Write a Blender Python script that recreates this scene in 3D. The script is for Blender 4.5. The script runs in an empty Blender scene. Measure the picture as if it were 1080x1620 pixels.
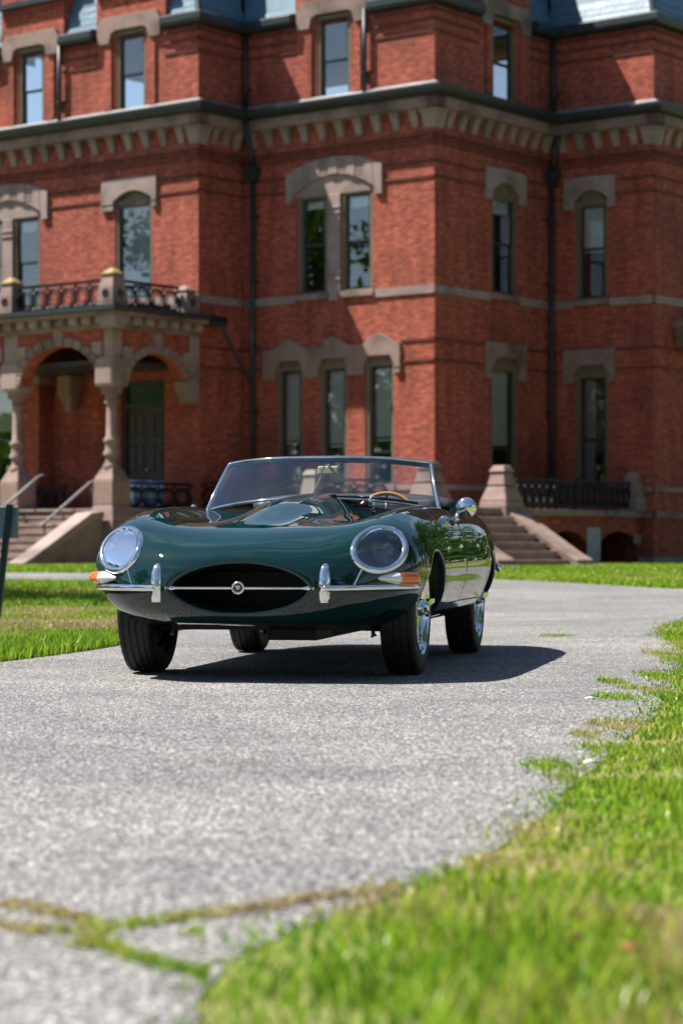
import bpy, bmesh, math, random
import numpy as np
from mathutils import Vector, Matrix
from mathutils.bvhtree import BVHTree
R = math.radians
scene = bpy.context.scene
random.seed(7); rng = np.random.default_rng(7)

# ------------------------------------------------------------------ camera, sky, sun, exposure
CAM_H = 0.609
cam_d = bpy.data.cameras.new("camera"); cam = bpy.data.objects.new("camera", cam_d)
scene.collection.objects.link(cam); scene.camera = cam
cam.location = (0, 0, CAM_H); cam.rotation_euler = (R(90), 0, 0)
cam_d.sensor_fit = 'VERTICAL'; cam_d.sensor_height = 36.0; cam_d.sensor_width = 24.0
cam_d.lens = 82.2; cam_d.shift_y = 60.0 / 1620.0
cam_d.clip_start = 0.05; cam_d.clip_end = 2000
cam_d.dof.use_dof = True; cam_d.dof.focus_distance = 11.0; cam_d.dof.aperture_fstop = 3.7

SUN_EL, SUN_BACK = 58.0, 8.0          # degrees; the sun stands left of the camera, slightly behind the car
sx, sy, sz = (-math.cos(R(SUN_EL)) * math.cos(R(SUN_BACK)), math.cos(R(SUN_EL)) * math.sin(R(SUN_BACK)), math.sin(R(SUN_EL)))
sun_d = bpy.data.lights.new("sun", 'SUN'); sun_d.energy = 5.0; sun_d.angle = R(0.5); sun_d.color = (1.0, 0.95, 0.87)
sun = bpy.data.objects.new("sun", sun_d); scene.collection.objects.link(sun)
sun.rotation_euler = Vector((-sx, -sy, -sz)).to_track_quat('-Z', 'Y').to_euler(); sun.location = (-20, 5, 30)

world = bpy.data.worlds.new("World"); scene.world = world; world.use_nodes = True
wn, wl = world.node_tree.nodes, world.node_tree.links
bg = wn["Background"]; bg.inputs["Strength"].default_value = 0.060
sky = wn.new("ShaderNodeTexSky"); sky.sky_type = 'NISHITA'; sky.sun_disc = False
sky.sun_elevation = R(SUN_EL); sky.sun_rotation = math.atan2(sx, sy)
sky.air_density = 1.0; sky.dust_density = 0.3; sky.ozone_density = 1.4
tc = wn.new("ShaderNodeTexCoord"); mp = wn.new("ShaderNodeMapping"); mp.inputs["Scale"].default_value = (1.0, 1.0, 2.6)
cn = wn.new("ShaderNodeTexNoise"); cn.inputs["Scale"].default_value = 2.3; cn.inputs["Detail"].default_value = 7.0; cn.inputs["Roughness"].default_value = 0.56
cr = wn.new("ShaderNodeValToRGB"); cr.color_ramp.elements[0].position = 0.54; cr.color_ramp.elements[1].position = 0.78
cr.color_ramp.elements[1].color = (0.75, 0.75, 0.75, 1)
mx = wn.new("ShaderNodeMix"); mx.data_type = 'RGBA'; mx.inputs[7].default_value = (7.0, 7.3, 7.8, 1)
wl.new(tc.outputs["Generated"], mp.inputs["Vector"]); wl.new(mp.outputs["Vector"], cn.inputs["Vector"])
wl.new(cn.outputs["Fac"], cr.inputs["Fac"]); wl.new(cr.outputs["Color"], mx.inputs[0])
wl.new(sky.outputs["Color"], mx.inputs[6]); wl.new(mx.outputs[2], bg.inputs["Color"])

scene.view_settings.view_transform = 'Standard'; scene.view_settings.look = 'None'
scene.view_settings.exposure = 1.12; scene.view_settings.gamma = 1.0
scene.render.engine = 'CYCLES'
scene.cycles.use_denoising = True
scene.cycles.max_bounces = 8; scene.cycles.transparent_max_bounces = 16
scene.cycles.glossy_bounces = 6; scene.cycles.diffuse_bounces = 3
scene.cycles.sample_clamp_indirect = 8.0
scene.cycles.caustics_reflective = False; scene.cycles.caustics_refractive = False

# ------------------------------------------------------------------ helpers
COL = scene.collection
def tag(o, label=None, cat=None, group=None, kind=None):
    if label: o["label"] = label
    if cat: o["category"] = cat
    if group: o["group"] = group
    if kind: o["kind"] = kind
    return o
def link(o, parent=None):
    COL.objects.link(o)
    if parent is not None: o.parent = parent
    return o
def empty(name, parent=None, loc=(0, 0, 0), rz=0.0):
    o = bpy.data.objects.new(name, None); o.empty_display_size = 0.2
    o.location = loc; o.rotation_euler = (0, 0, rz)
    return link(o, parent)
def mesh_obj(name, verts, faces, mat, parent=None, smooth=False, uv=True, loc=(0, 0, 0)):
    me = bpy.data.meshes.new(name); me.from_pydata([tuple(v) for v in verts], [], [tuple(f) for f in faces]); me.update()
    if smooth: me.polygons.foreach_set("use_smooth", [True] * len(me.polygons))
    if uv: box_uv(me)
    me.materials.append(mat)
    o = bpy.data.objects.new(name, me); o.location = loc
    return link(o, parent)
def box_uv(me):
    n = len(me.loops)
    if not n: return
    co = np.empty(len(me.vertices) * 3); me.vertices.foreach_get("co", co); co = co.reshape(-1, 3)
    vi = np.empty(n, dtype=np.int32); me.loops.foreach_get("vertex_index", vi)
    nor = np.empty(len(me.polygons) * 3); me.polygons.foreach_get("normal", nor); nor = np.abs(nor.reshape(-1, 3))
    tot = np.empty(len(me.polygons), dtype=np.int32); me.polygons.foreach_get("loop_total", tot)
    ln = np.repeat(nor, tot, axis=0); c = co[vi]
    u = np.where((ln[:, 2] > .7) | (ln[:, 0] <= ln[:, 1]), c[:, 0], c[:, 1])
    v = np.where(ln[:, 2] > .7, c[:, 1], c[:, 2])
    lay = me.uv_layers.new(name="UVMap"); lay.data.foreach_set("uv", np.stack([u, v], 1).ravel())
class MB:
    """collects simple solids into one mesh"""
    def __init__(s): s.v = []; s.f = []
    def add(s, vs, fs):
        n = len(s.v); s.v += [tuple(v) for v in vs]; s.f += [tuple(i + n for i in f) for f in fs]; return s
    def box(s, x0, x1, y0, y1, z0, z1):
        vs = [(x0, y0, z0), (x1, y0, z0), (x1, y1, z0), (x0, y1, z0), (x0, y0, z1), (x1, y0, z1), (x1, y1, z1), (x0, y1, z1)]
        return s.add(vs, [(0, 3, 2, 1), (4, 5, 6, 7), (0, 1, 5, 4), (1, 2, 6, 5), (2, 3, 7, 6), (3, 0, 4, 7)])
    def frustum(s, cx, cy, r0, z0, r1, z1):
        vs = [(cx - r0, cy - r0, z0), (cx + r0, cy - r0, z0), (cx + r0, cy + r0, z0), (cx - r0, cy + r0, z0),
              (cx - r1, cy - r1, z1), (cx + r1, cy - r1, z1), (cx + r1, cy + r1, z1), (cx - r1, cy + r1, z1)]
        return s.add(vs, [(0, 3, 2, 1), (4, 5, 6, 7), (0, 1, 5, 4), (1, 2, 6, 5), (2, 3, 7, 6), (3, 0, 4, 7)])
    def lathe(s, cx, cy, prof, n=20):
        k = len(prof); vs = []; fs = []
        for r, z in prof:
            for i in range(n):
                t = 2 * math.pi * i / n; vs.append((cx + r * math.cos(t), cy + r * math.sin(t), z))
        for j in range(k - 1):
            for i in range(n):
                a = j * n + i; b = j * n + (i + 1) % n; fs.append((a, b, b + n, a + n))
        fs.append(tuple(reversed(range(n)))); fs.append(tuple(range((k - 1) * n, k * n)))
        return s.add(vs, fs)
    def tube(s, pts, r, n=8, closed=False, sy_=1.0):
        pts = [Vector(p) for p in pts]; m = len(pts); vs = []; fs = []
        rr = r if isinstance(r, (list, tuple)) else [r] * m
        prev = None
        for i, p in enumerate(pts):
            if closed: d = pts[(i + 1) % m] - pts[i - 1]
            else: d = pts[min(i + 1, m - 1)] - pts[max(i - 1, 0)]
            d.normalize()
            up = Vector((0, 0, 1)) if prev is None else prev
            if prev is None and abs(d.z) > .9: up = Vector((1, 0, 0))
            x = d.cross(up).normalized(); y = x.cross(d).normalized(); prev = y
            for k in range(n):
                t = 2 * math.pi * k / n; vs.append(p + x * (rr[i] * math.cos(t)) + y * (rr[i] * sy_ * math.sin(t)))
        for i in range(m if closed else m - 1):
            j = (i + 1) % m
            for k in range(n):
                k2 = (k + 1) % n; fs.append((i * n + k, i * n + k2, j * n + k2, j * n + k))
        if not closed: fs.append(tuple(reversed(range(n)))); fs.append(tuple(range((m - 1) * n, m * n)))
        return s.add(vs, fs)
    def build(s, name, mat, parent=None, smooth=False, loc=(0, 0, 0)):
        return mesh_obj(name, s.v, s.f, mat, parent, smooth, True, loc)
def bevel(o, w, seg=2):
    m = o.modifiers.new("bevel", 'BEVEL'); m.width = w; m.segments = seg; m.limit_method = 'ANGLE'; m.angle_limit = R(35)
    return o
def autosmooth(o, ang=40):
    me = o.data; bm = bmesh.new(); bm.from_mesh(me)
    for f in bm.faces: f.smooth = True
    for e in bm.edges:
        if len(e.link_faces) == 2 and e.calc_face_angle(0) > R(ang): e.smooth = False
    bm.to_mesh(me); bm.free(); return o
def share(src, name, parent, loc=(0, 0, 0), rot=(0, 0, 0), scl=(1, 1, 1)):
    o = bpy.data.objects.new(name, src.data); o.location = loc; o.rotation_euler = rot; o.scale = scl
    return link(o, parent)

# ------------------------------------------------------------------ materials
def mat_new(name):
    m = bpy.data.materials.new(name); m.use_nodes = True
    return m, m.node_tree.nodes, m.node_tree.links, m.node_tree.nodes["Principled BSDF"]
def setp(b, **k):
    names = dict(rough="Roughness", metal="Metallic", spec="Specular IOR Level", coat="Coat Weight", coatr="Coat Roughness", trans="Transmission Weight", ior="IOR", color="Base Color")
    for kk, v in k.items(): b.inputs[names[kk]].default_value = (v + (1,)) if kk == "color" else v
def noisy(name, c1, c2, scale=4.0, rough=.7, bump=.3, bscale=40.0, coord="Object", spec=.4, detail=6.0, stain=None, bdist=.01):
    m, n, l, b = mat_new(name); setp(b, rough=rough, spec=spec)
    t = n.new("ShaderNodeTexCoord"); ns = n.new("ShaderNodeTexNoise"); ns.inputs["Scale"].default_value = scale; ns.inputs["Detail"].default_value = detail; ns.inputs["Roughness"].default_value = .65
    rp = n.new("ShaderNodeValToRGB"); rp.color_ramp.elements[0].position = .3; rp.color_ramp.elements[1].position = .7
    rp.color_ramp.elements[0].color = c1 + (1,); rp.color_ramp.elements[1].color = c2 + (1,)
    l.new(t.outputs[coord], ns.inputs["Vector"]); l.new(ns.outputs["Fac"], rp.inputs["Fac"])
    out = rp.outputs["Color"]
    if stain:
        s2 = n.new("ShaderNodeTexNoise"); s2.inputs["Scale"].default_value = stain[0]; s2.inputs["Detail"].default_value = 5
        r2 = n.new("ShaderNodeValToRGB"); r2.color_ramp.elements[0].position = .48; r2.color_ramp.elements[1].position = .68
        mm = n.new("ShaderNodeMix"); mm.data_type = 'RGBA'; mm.inputs[7].default_value = stain[1] + (1,)
        l.new(t.outputs[coord], s2.inputs["Vector"]); l.new(s2.outputs["Fac"], r2.inputs["Fac"]); l.new(r2.outputs["Color"], mm.inputs[0])
        l.new(out, mm.inputs[6]); out = mm.outputs[2]
    l.new(out, b.inputs["Base Color"])
    if bump:
        n2 = n.new("ShaderNodeTexNoise"); n2.inputs["Scale"].default_value = bscale; n2.inputs["Detail"].default_value = 4
        bp = n.new("ShaderNodeBump"); bp.inputs["Strength"].default_value = bump; bp.inputs["Distance"].default_value = bdist
        l.new(t.outputs[coord], n2.inputs["Vector"]); l.new(n2.outputs["Fac"], bp.inputs["Height"]); l.new(bp.outputs["Normal"], b.inputs["Normal"])
    return m
def brick_mat(name, c1, c2, mortar, dark):
    m, n, l, b = mat_new(name); setp(b, rough=.85, spec=.25)
    t = n.new("ShaderNodeTexCoord"); bt = n.new("ShaderNodeTexBrick")
    bt.offset = .5; bt.inputs["Scale"].default_value = 1.0; bt.inputs["Brick Width"].default_value = .212; bt.inputs["Row Height"].default_value = .072
    bt.inputs["Mortar Size"].default_value = .0055; bt.inputs["Mortar Smooth"].default_value = .3; bt.inputs["Bias"].default_value = -.1
    bt.inputs["Color1"].default_value = c1 + (1,); bt.inputs["Color2"].default_value = c2 + (1,); bt.inputs["Mortar"].default_value = mortar + (1,)
    l.new(t.outputs["UV"], bt.inputs["Vector"])
    # odd light and dark bricks
    vn = n.new("ShaderNodeTexNoise"); vn.inputs["Scale"].default_value = 5.0; vn.inputs["Detail"].default_value = 3.0
    mpn = n.new("ShaderNodeMapping"); mpn.inputs["Scale"].default_value = (1.0, 3.0, 1.0)
    l.new(t.outputs["UV"], mpn.inputs["Vector"]); l.new(mpn.outputs["Vector"], vn.inputs["Vector"])
    rp = n.new("ShaderNodeValToRGB"); rp.color_ramp.elements[0].position = .32; rp.color_ramp.elements[1].position = .72
    rp.color_ramp.elements[0].color = (.62, .58, .56, 1); rp.color_ramp.elements[1].color = (1.28, 1.3, 1.32, 1)
    l.new(vn.outputs["Fac"], rp.inputs["Fac"])
    mu = n.new("ShaderNodeMix"); mu.data_type = 'RGBA'; mu.blend_type = 'MULTIPLY'; mu.inputs[0].default_value = 1.0
    l.new(bt.outputs["Color"], mu.inputs[6]); l.new(rp.outputs["Color"], mu.inputs[7])
    s2 = n.new("ShaderNodeTexNoise"); s2.inputs["Scale"].default_value = .55; s2.inputs["Detail"].default_value = 6
    r2 = n.new("ShaderNodeValToRGB"); r2.color_ramp.elements[0].position = .5; r2.color_ramp.elements[1].position = .75; r2.color_ramp.elements[1].color = (.75, .75, .75, 1)
    l.new(t.outputs["UV"], s2.inputs["Vector"]); l.new(s2.outputs["Fac"], r2.inputs["Fac"])
    mm = n.new("ShaderNodeMix"); mm.data_type = 'RGBA'; mm.inputs[7].default_value = dark + (1,)
    l.new(r2.outputs["Color"], mm.inputs[0]); l.new(mu.outputs[2], mm.inputs[6])
    ms_ = n.new("ShaderNodeMapping"); ms_.inputs["Scale"].default_value = (2.2, .22, 1.0); sn = n.new("ShaderNodeTexNoise"); sn.inputs["Scale"].default_value = 1.6; sn.inputs["Detail"].default_value = 5
    rs = n.new("ShaderNodeValToRGB"); rs.color_ramp.elements[0].position = .42; rs.color_ramp.elements[0].color = (1.08, 1.06, 1.05, 1); rs.color_ramp.elements[1].position = .72; rs.color_ramp.elements[1].color = (.72, .70, .70, 1)
    l.new(t.outputs["UV"], ms_.inputs["Vector"]); l.new(ms_.outputs["Vector"], sn.inputs["Vector"]); l.new(sn.outputs["Fac"], rs.inputs["Fac"])
    m5 = n.new("ShaderNodeMix"); m5.data_type = 'RGBA'; m5.blend_type = 'MULTIPLY'; m5.inputs[0].default_value = 1.0
    l.new(mm.outputs[2], m5.inputs[6]); l.new(rs.outputs["Color"], m5.inputs[7])
    l.new(m5.outputs[2], b.inputs["Base Color"])
    bp = n.new("ShaderNodeBump"); bp.inputs["Strength"].default_value = .6; bp.inputs["Distance"].default_value = .012
    ad = n.new("ShaderNodeMath"); ad.operation = 'SUBTRACT'
    fn = n.new("ShaderNodeTexNoise"); fn.inputs["Scale"].default_value = 30.0
    l.new(t.outputs["UV"], fn.inputs["Vector"]); l.new(fn.outputs["Fac"], ad.inputs[0]); l.new(bt.outputs["Fac"], ad.inputs[1])
    l.new(ad.outputs[0], bp.inputs["Height"]); l.new(bp.outputs["Normal"], b.inputs["Normal"])
    return m
def glass_mat(name, tint, refl_min=.04, rough=0.0):
    m, n, l, b = mat_new(name); n.remove(b)
    out = n["Material Output"]; tr = n.new("ShaderNodeBsdfTransparent"); tr.inputs["Color"].default_value = tint + (1,)
    gl = n.new("ShaderNodeBsdfGlossy"); gl.inputs["Roughness"].default_value = rough; gl.inputs["Color"].default_value = (1, 1, 1, 1)
    fr = n.new("ShaderNodeFresnel"); fr.inputs["IOR"].default_value = 1.5
    ma = n.new("ShaderNodeMath"); ma.operation = 'MULTIPLY_ADD'; ma.inputs[1].default_value = 1.5; ma.inputs[2].default_value = refl_min; ma.use_clamp = True
    ms = n.new("ShaderNodeMixShader")
    l.new(fr.outputs[0], ma.inputs[0]); l.new(ma.outputs[0], ms.inputs[0]); l.new(tr.outputs[0], ms.inputs[1]); l.new(gl.outputs[0], ms.inputs[2]); l.new(ms.outputs[0], out.inputs["Surface"])
    return m
def plain(name, c, **k):
    m, n, l, b = mat_new(name); setp(b, color=c, **k); return m
M = {}
M['brick'] = brick_mat('red_brick', (.43, .104, .060), (.285, .061, .038), (.33, .17, .13), (.13, .038, .030))
M['brownstone'] = noisy('brownstone', (.225, .152, .128), (.315, .222, .190), 2.6, .88, .5, 24, stain=(1.1, (.12, .088, .074)))
M['palestone'] = noisy('pale_stone', (.27, .198, .174), (.37, .284, .256), 2.4, .88, .45, 26, stain=(1.2, (.16, .13, .115)))
M['darkcourse'] = noisy('dark_string_course', (.10, .030, .024), (.17, .048, .034), 8.0, .85, .3, 40)  # darker than the walls, so the courses read as dark lines
M['lichen'] = noisy('lichen_stone', (.22, .17, .12), (.40, .30, .10), 6.0, .9, .5, 40)
M['slate'] = noisy('blue_slate', (.045, .110, .165), (.095, .185, .255), 3.0, .42, .25, 25, spec=.6)
M['iron'] = plain('black_iron', (.006, .008, .011), rough=.5, spec=.2)
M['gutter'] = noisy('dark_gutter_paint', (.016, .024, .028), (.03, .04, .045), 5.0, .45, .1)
M['lead'] = noisy('weathered_lead', (.16, .17, .175), (.30, .29, .28), 3.0, .5, .2)
M['tan'] = noisy('tan_frame_paint', (.13, .10, .062), (.18, .142, .09), 6.0, .55, .1)
M['sash'] = plain('dark_sash_paint', (.018, .026, .030), rough=.4)
M['blind'] = plain('white_blind', (.90, .91, .92), rough=.7)
M['blindgrey'] = plain('grey_blind', (.72, .73, .75), rough=.7)
M['curtain'] = noisy('pale_curtain', (.30, .30, .30), (.50, .50, .49), 9.0, .9, 0)
M['pane'] = glass_mat('window_glass', (.95, .97, .97), .13)
M['door'] = noisy('dark_door_wood', (.030, .022, .018), (.06, .046, .036), 7.0, .5, .2)
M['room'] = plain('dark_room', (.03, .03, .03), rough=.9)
M['asphaltpaint'] = noisy('grey_board_paint', (.28, .30, .31), (.42, .44, .44), 2.5, .7, .2)
def asphalt():
    m, n, l, b = mat_new('worn_asphalt'); setp(b, rough=.85, spec=.3)
    t = n.new("ShaderNodeTexCoord")
    v = n.new("ShaderNodeTexVoronoi"); v.inputs["Scale"].default_value = 125.0; v.feature = 'F1'
    sp = n.new("ShaderNodeSeparateColor"); rp = n.new("ShaderNodeValToRGB"); rp.color_ramp.interpolation = 'LINEAR'
    e = rp.color_ramp.elements; e[0].position = 0; e[0].color = (.06, .06, .064, 1); e[1].position = 1; e[1].color = (.80, .78, .74, 1)
    e2 = e.new(.45); e2.color = (.19, .187, .183, 1); e3 = e.new(.82); e3.color = (.37, .36, .345, 1)
    l.new(t.outputs["Object"], v.inputs["Vector"]); l.new(v.outputs["Color"], sp.inputs[0]); l.new(sp.outputs[0], rp.inputs["Fac"])
    rd = n.new("ShaderNodeValToRGB"); rd.color_ramp.elements[0].position = .25; rd.color_ramp.elements[0].color = (1, 1, 1, 1); rd.color_ramp.elements[1].position = .7; rd.color_ramp.elements[1].color = (.35, .35, .36, 1)
    sc = n.new("ShaderNodeMath"); sc.operation = 'MULTIPLY'; sc.inputs[1].default_value = 1.0
    l.new(v.outputs["Distance"], sc.inputs[0]); l.new(sc.outputs[0], rd.inputs["Fac"])
    m1 = n.new("ShaderNodeMix"); m1.data_type = 'RGBA'; m1.blend_type = 'MULTIPLY'; m1.inputs[0].default_value = .85
    l.new(rp.outputs["Color"], m1.inputs[6]); l.new(rd.outputs["Color"], m1.inputs[7])
    ns = n.new("ShaderNodeTexNoise"); ns.inputs["Scale"].default_value = 1.3; ns.inputs["Detail"].default_value = 8; ns.inputs["Roughness"].default_value = .7
    r3 = n.new("ShaderNodeValToRGB"); r3.color_ramp.elements[0].position = .3; r3.color_ramp.elements[0].color = (.70, .71, .74, 1); r3.color_ramp.elements[1].position = .7; r3.color_ramp.elements[1].color = (1.18, 1.17, 1.15, 1)
    l.new(t.outputs["Object"], ns.inputs["Vector"]); l.new(ns.outputs["Fac"], r3.inputs["Fac"])
    m2 = n.new("ShaderNodeMix"); m2.data_type = 'RGBA'; m2.blend_type = 'MULTIPLY'; m2.inputs[0].default_value = 1
    l.new(m1.outputs[2], m2.inputs[6]); l.new(r3.outputs["Color"], m2.inputs[7]); v2 = n.new("ShaderNodeTexVoronoi"); v2.inputs["Scale"].default_value = 310.0; s4 = n.new("ShaderNodeSeparateColor"); r4 = n.new("ShaderNodeValToRGB")
    r4.color_ramp.elements[0].color = (.62, .62, .63, 1); r4.color_ramp.elements[1].color = (1.42, 1.41, 1.39, 1)
    l.new(t.outputs["Object"], v2.inputs["Vector"]); l.new(v2.outputs["Color"], s4.inputs[0]); l.new(s4.outputs[1], r4.inputs["Fac"])
    m6 = n.new("ShaderNodeMix"); m6.data_type = 'RGBA'; m6.blend_type = 'MULTIPLY'; m6.inputs[0].default_value = 1
    wn_ = n.new("ShaderNodeTexNoise"); wn_.inputs["Scale"].default_value = .38; wn_.inputs["Detail"].default_value = 4; wn_.inputs["Distortion"].default_value = .8
    rw = n.new("ShaderNodeValToRGB"); rw.color_ramp.elements[0].position = .38; rw.color_ramp.elements[0].color = (.88, .89, .91, 1); rw.color_ramp.elements[1].position = .62; rw.color_ramp.elements[1].color = (1.16, 1.15, 1.13, 1)
    l.new(t.outputs["Object"], wn_.inputs["Vector"]); l.new(wn_.outputs["Fac"], rw.inputs["Fac"])
    m7 = n.new("ShaderNodeMix"); m7.data_type = 'RGBA'; m7.blend_type = 'MULTIPLY'; m7.inputs[0].default_value = 1
    l.new(m2.outputs[2], m7.inputs[6]); l.new(rw.outputs["Color"], m7.inputs[7]); l.new(m7.outputs[2], m6.inputs[6]); l.new(r4.outputs["Color"], m6.inputs[7]); l.new(m6.outputs[2], b.inputs["Base Color"])
    bp = n.new("ShaderNodeBump"); bp.inputs["Strength"].default_value = .7; bp.inputs["Distance"].default_value = .006; bp.invert = True
    l.new(v.outputs["Distance"], bp.inputs["Height"]); l.new(bp.outputs["Normal"], b.inputs["Normal"])
    return m
M['asphalt'] = asphalt()
M['soil'] = noisy('lawn_soil', (.12, .13, .04), (.27, .22, .11), 3.0, .95, .6, 60, spec=.1, stain=(.5, (.15, .19, .045)))
def grass_mat():
    m, n, l, b = mat_new('grass_blades'); n.remove(b); out = n["Material Output"]
    a = n.new("ShaderNodeAttribute"); a.attribute_name = "Col"
    d = n.new("ShaderNodeBsdfDiffuse"); tl = n.new("ShaderNodeBsdfTranslucent"); g = n.new("ShaderNodeBsdfGlossy"); g.inputs["Roughness"].default_value = .35
    g.inputs["Color"].default_value = (.5, .55, .45, 1)
    m1 = n.new("ShaderNodeMixShader"); m1.inputs[0].default_value = .48; m2 = n.new("ShaderNodeMixShader"); m2.inputs[0].default_value = .05
    l.new(a.outputs["Color"], d.inputs["Color"]); l.new(a.outputs["Color"], tl.inputs["Color"])
    l.new(d.outputs[0], m1.inputs[1]); l.new(tl.outputs[0], m1.inputs[2]); l.new(m1.outputs[0], m2.inputs[1]); l.new(g.outputs[0], m2.inputs[2]); l.new(m2.outputs[0], out.inputs["Surface"])
    return m
M['grass'] = grass_mat()
M['bark'] = noisy('bark', (.07, .05, .035), (.14, .11, .08), 6.0, .9, .8, 20)
# car
def paint():
    m, n, l, b = mat_new('dark_green_paint'); setp(b, color=(.0011, .0200, .0185), rough=.5, spec=.0, coat=1.0, coatr=.015)
    b.inputs["Coat IOR"].default_value = 1.62
    return m
M['paint'] = paint()
M['chrome'] = plain('chrome', (.82, .83, .84), rough=.04, metal=1.0)
M['dullsteel'] = plain('dull_steel', (.22, .22, .22), rough=.4, metal=1.0)
M['under'] = plain('black_underbody', (.010, .010, .011), rough=.6)
M['rubber'] = noisy('tyre_rubber', (.010, .010, .011), (.020, .020, .021), 25.0, .62, .25, 90, bdist=.004)
M['trim'] = plain('black_trim', (.008, .008, .009), rough=.5)
M['leather'] = noisy('black_leather', (.02, .021, .023), (.04, .042, .045), 20, .45, .2, 120, bdist=.003)
M['wood'] = noisy('steering_wood', (.30, .14, .03), (.48, .25, .07), 12, .25, 0)
M['carglass'] = glass_mat('car_glass', (.86, .94, .94), .03)
M['lampglass'] = glass_mat('lamp_glass', (.95, .98, .99), .06)
M['amber'] = plain('amber_lens', (.80, .16, .005), rough=.12, coat=1.0)
M['clearlens'] = plain('clear_lens', (.80, .81, .81), rough=.12, coat=1.0, metal=.2)
M['red'] = plain('badge_red', (.16, .006, .012), rough=.25, coat=1.0)
M['brass_reflect'] = plain('painted_brass_reflection', (.66, .56, .30), rough=.35, metal=.1)  # mirror's reflection of sunlit ground put into the colour; the door knob shares it
M['bowl'] = plain('lamp_bowl', (.34, .37, .40), rough=.25, metal=.4)
# ------------------------------------------------------------------ ground, drive, grass
def sstep(a, b, v): v = np.clip((np.asarray(v, float) - a) / (b - a), 0, 1); return v * v * (3 - 2 * v)
def gz(x, y):
    return .26 * sstep(20, 52, y)
def sheet(name, xs, ys, mat, dz=0.0, kind='structure'):
    X, Y = np.meshgrid(xs, ys); Z = gz(X, Y) + dz
    V = np.stack([X.ravel(), Y.ravel(), Z.ravel()], 1); nx = len(xs); F = []
    for j in range(len(ys) - 1):
        for i in range(nx - 1): a = j * nx + i; F.append((a, a + 1, a + nx + 1, a + nx))
    return tag(mesh_obj(name, V, F, mat, None, True, False), kind=kind)
gx = np.concatenate([[-900, -300, -120], np.linspace(-60, 60, 41), [120, 300, 900]])
gy = np.concatenate([[-900, -300, -100, -40, -10], np.linspace(0, 20, 11), np.linspace(22, 54, 17), [60, 70, 90, 140, 300, 900]])
sheet('ground', gx, gy, M['soil'], -.004)
EDGE_R = [(-.30, 2.2), (-.195, 3.0), (-.185, 3.27), (-.135, 3.58), (.02, 3.95), (.176, 4.33), (.324, 4.8), (.44, 5.24), (.577, 5.93), (.745, 6.73), (.966, 7.77), (1.294, 9.39),
          (1.70, 11.86), (2.04, 14.1), (2.36, 17.3), (2.86, 19.8), (3.9, 22.4), (6.0, 24.6), (10, 26.0), (30, 28)]
EDGE_FAR = [(30, 37), (12, 33.5), (7.0, 31.2), (4.9, 31.4), (4.0, 33.2), (3.3, 35.2), (2.3, 37.2), (0, 39.3), (-4.4, 41.6), (-8, 43), (-30, 48)]
EDGE_L = [(-30, 41), (-12, 38.6), (-6, 36.8), (-3.8, 35.6), (-2.2, 33.2), (-1.3, 29), (-1.05, 24), (-1.15, 19), (-1.42, 14.8), (-1.86, 12.66), (-2.6, 10.2), (-4.2, 7.4), (-8, 4), (-30, -4)]
def smooth_line(p, k=6):
    p = np.array(p, float); t = np.concatenate([[0], np.cumsum(np.sqrt(np.linalg.norm(np.diff(p, axis=0), axis=1)))])
    q = np.linspace(0, t[-1], len(p) * k); out = []
    m = np.gradient(p, t, axis=0)
    for v in q:
        i = min(max(np.searchsorted(t, v) - 1, 0), len(p) - 2); h = t[i + 1] - t[i]; s = (v - t[i]) / h
        out.append((2 * s**3 - 3 * s**2 + 1) * p[i] + (s**3 - 2 * s**2 + s) * h * m[i] + (-2 * s**3 + 3 * s**2) * p[i + 1] + (s**3 - s**2) * h * m[i + 1])
    return np.array(out)
er, ef, el = smooth_line(EDGE_R, 9), smooth_line(EDGE_FAR), smooth_line(EDGE_L)
er0 = er.copy(); er[:, 0] += rng.normal(0, .010, len(er)) * np.clip(er[:, 1] / 6, .4, 1.6)
outline = np.concatenate([[(-30, -14), (-.5, -14), (-.42, 1.0)], er, ef, el])
def in_poly(px, py, poly):
    inside = np.zeros(len(px), bool); j = len(poly) - 1
    for i in range(len(poly)):
        xi, yi = poly[i]; xj, yj = poly[j]
        c = ((yi > py) != (yj > py)) & (px < (xj - xi) * (py - yi) / (yj - yi + 1e-12) + xi); inside ^= c; j = i
    return inside
bm = bmesh.new(); vsb = [bm.verts.new((x, y, 0)) for x, y in outline]
fb = bm.faces.new(vsb); bmesh.ops.triangulate(bm, faces=[fb])
for yy in list(np.arange(16, 48, 1.5)):
    bmesh.ops.bisect_plane(bm, geom=bm.verts[:] + bm.edges[:] + bm.faces[:], plane_co=(0, yy, 0), plane_no=(0, 1, 0))
for v in bm.verts: v.co.z = float(gz(v.co.x, v.co.y))
bm.normal_update()
if sum(f.normal.z for f in bm.faces) < 0: bmesh.ops.reverse_faces(bm, faces=bm.faces[:])
me = bpy.data.meshes.new('drive'); bm.to_mesh(me); bm.free(); me.materials.append(M['asphalt'])
tag(link(bpy.data.objects.new('drive', me)), kind='structure')

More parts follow.
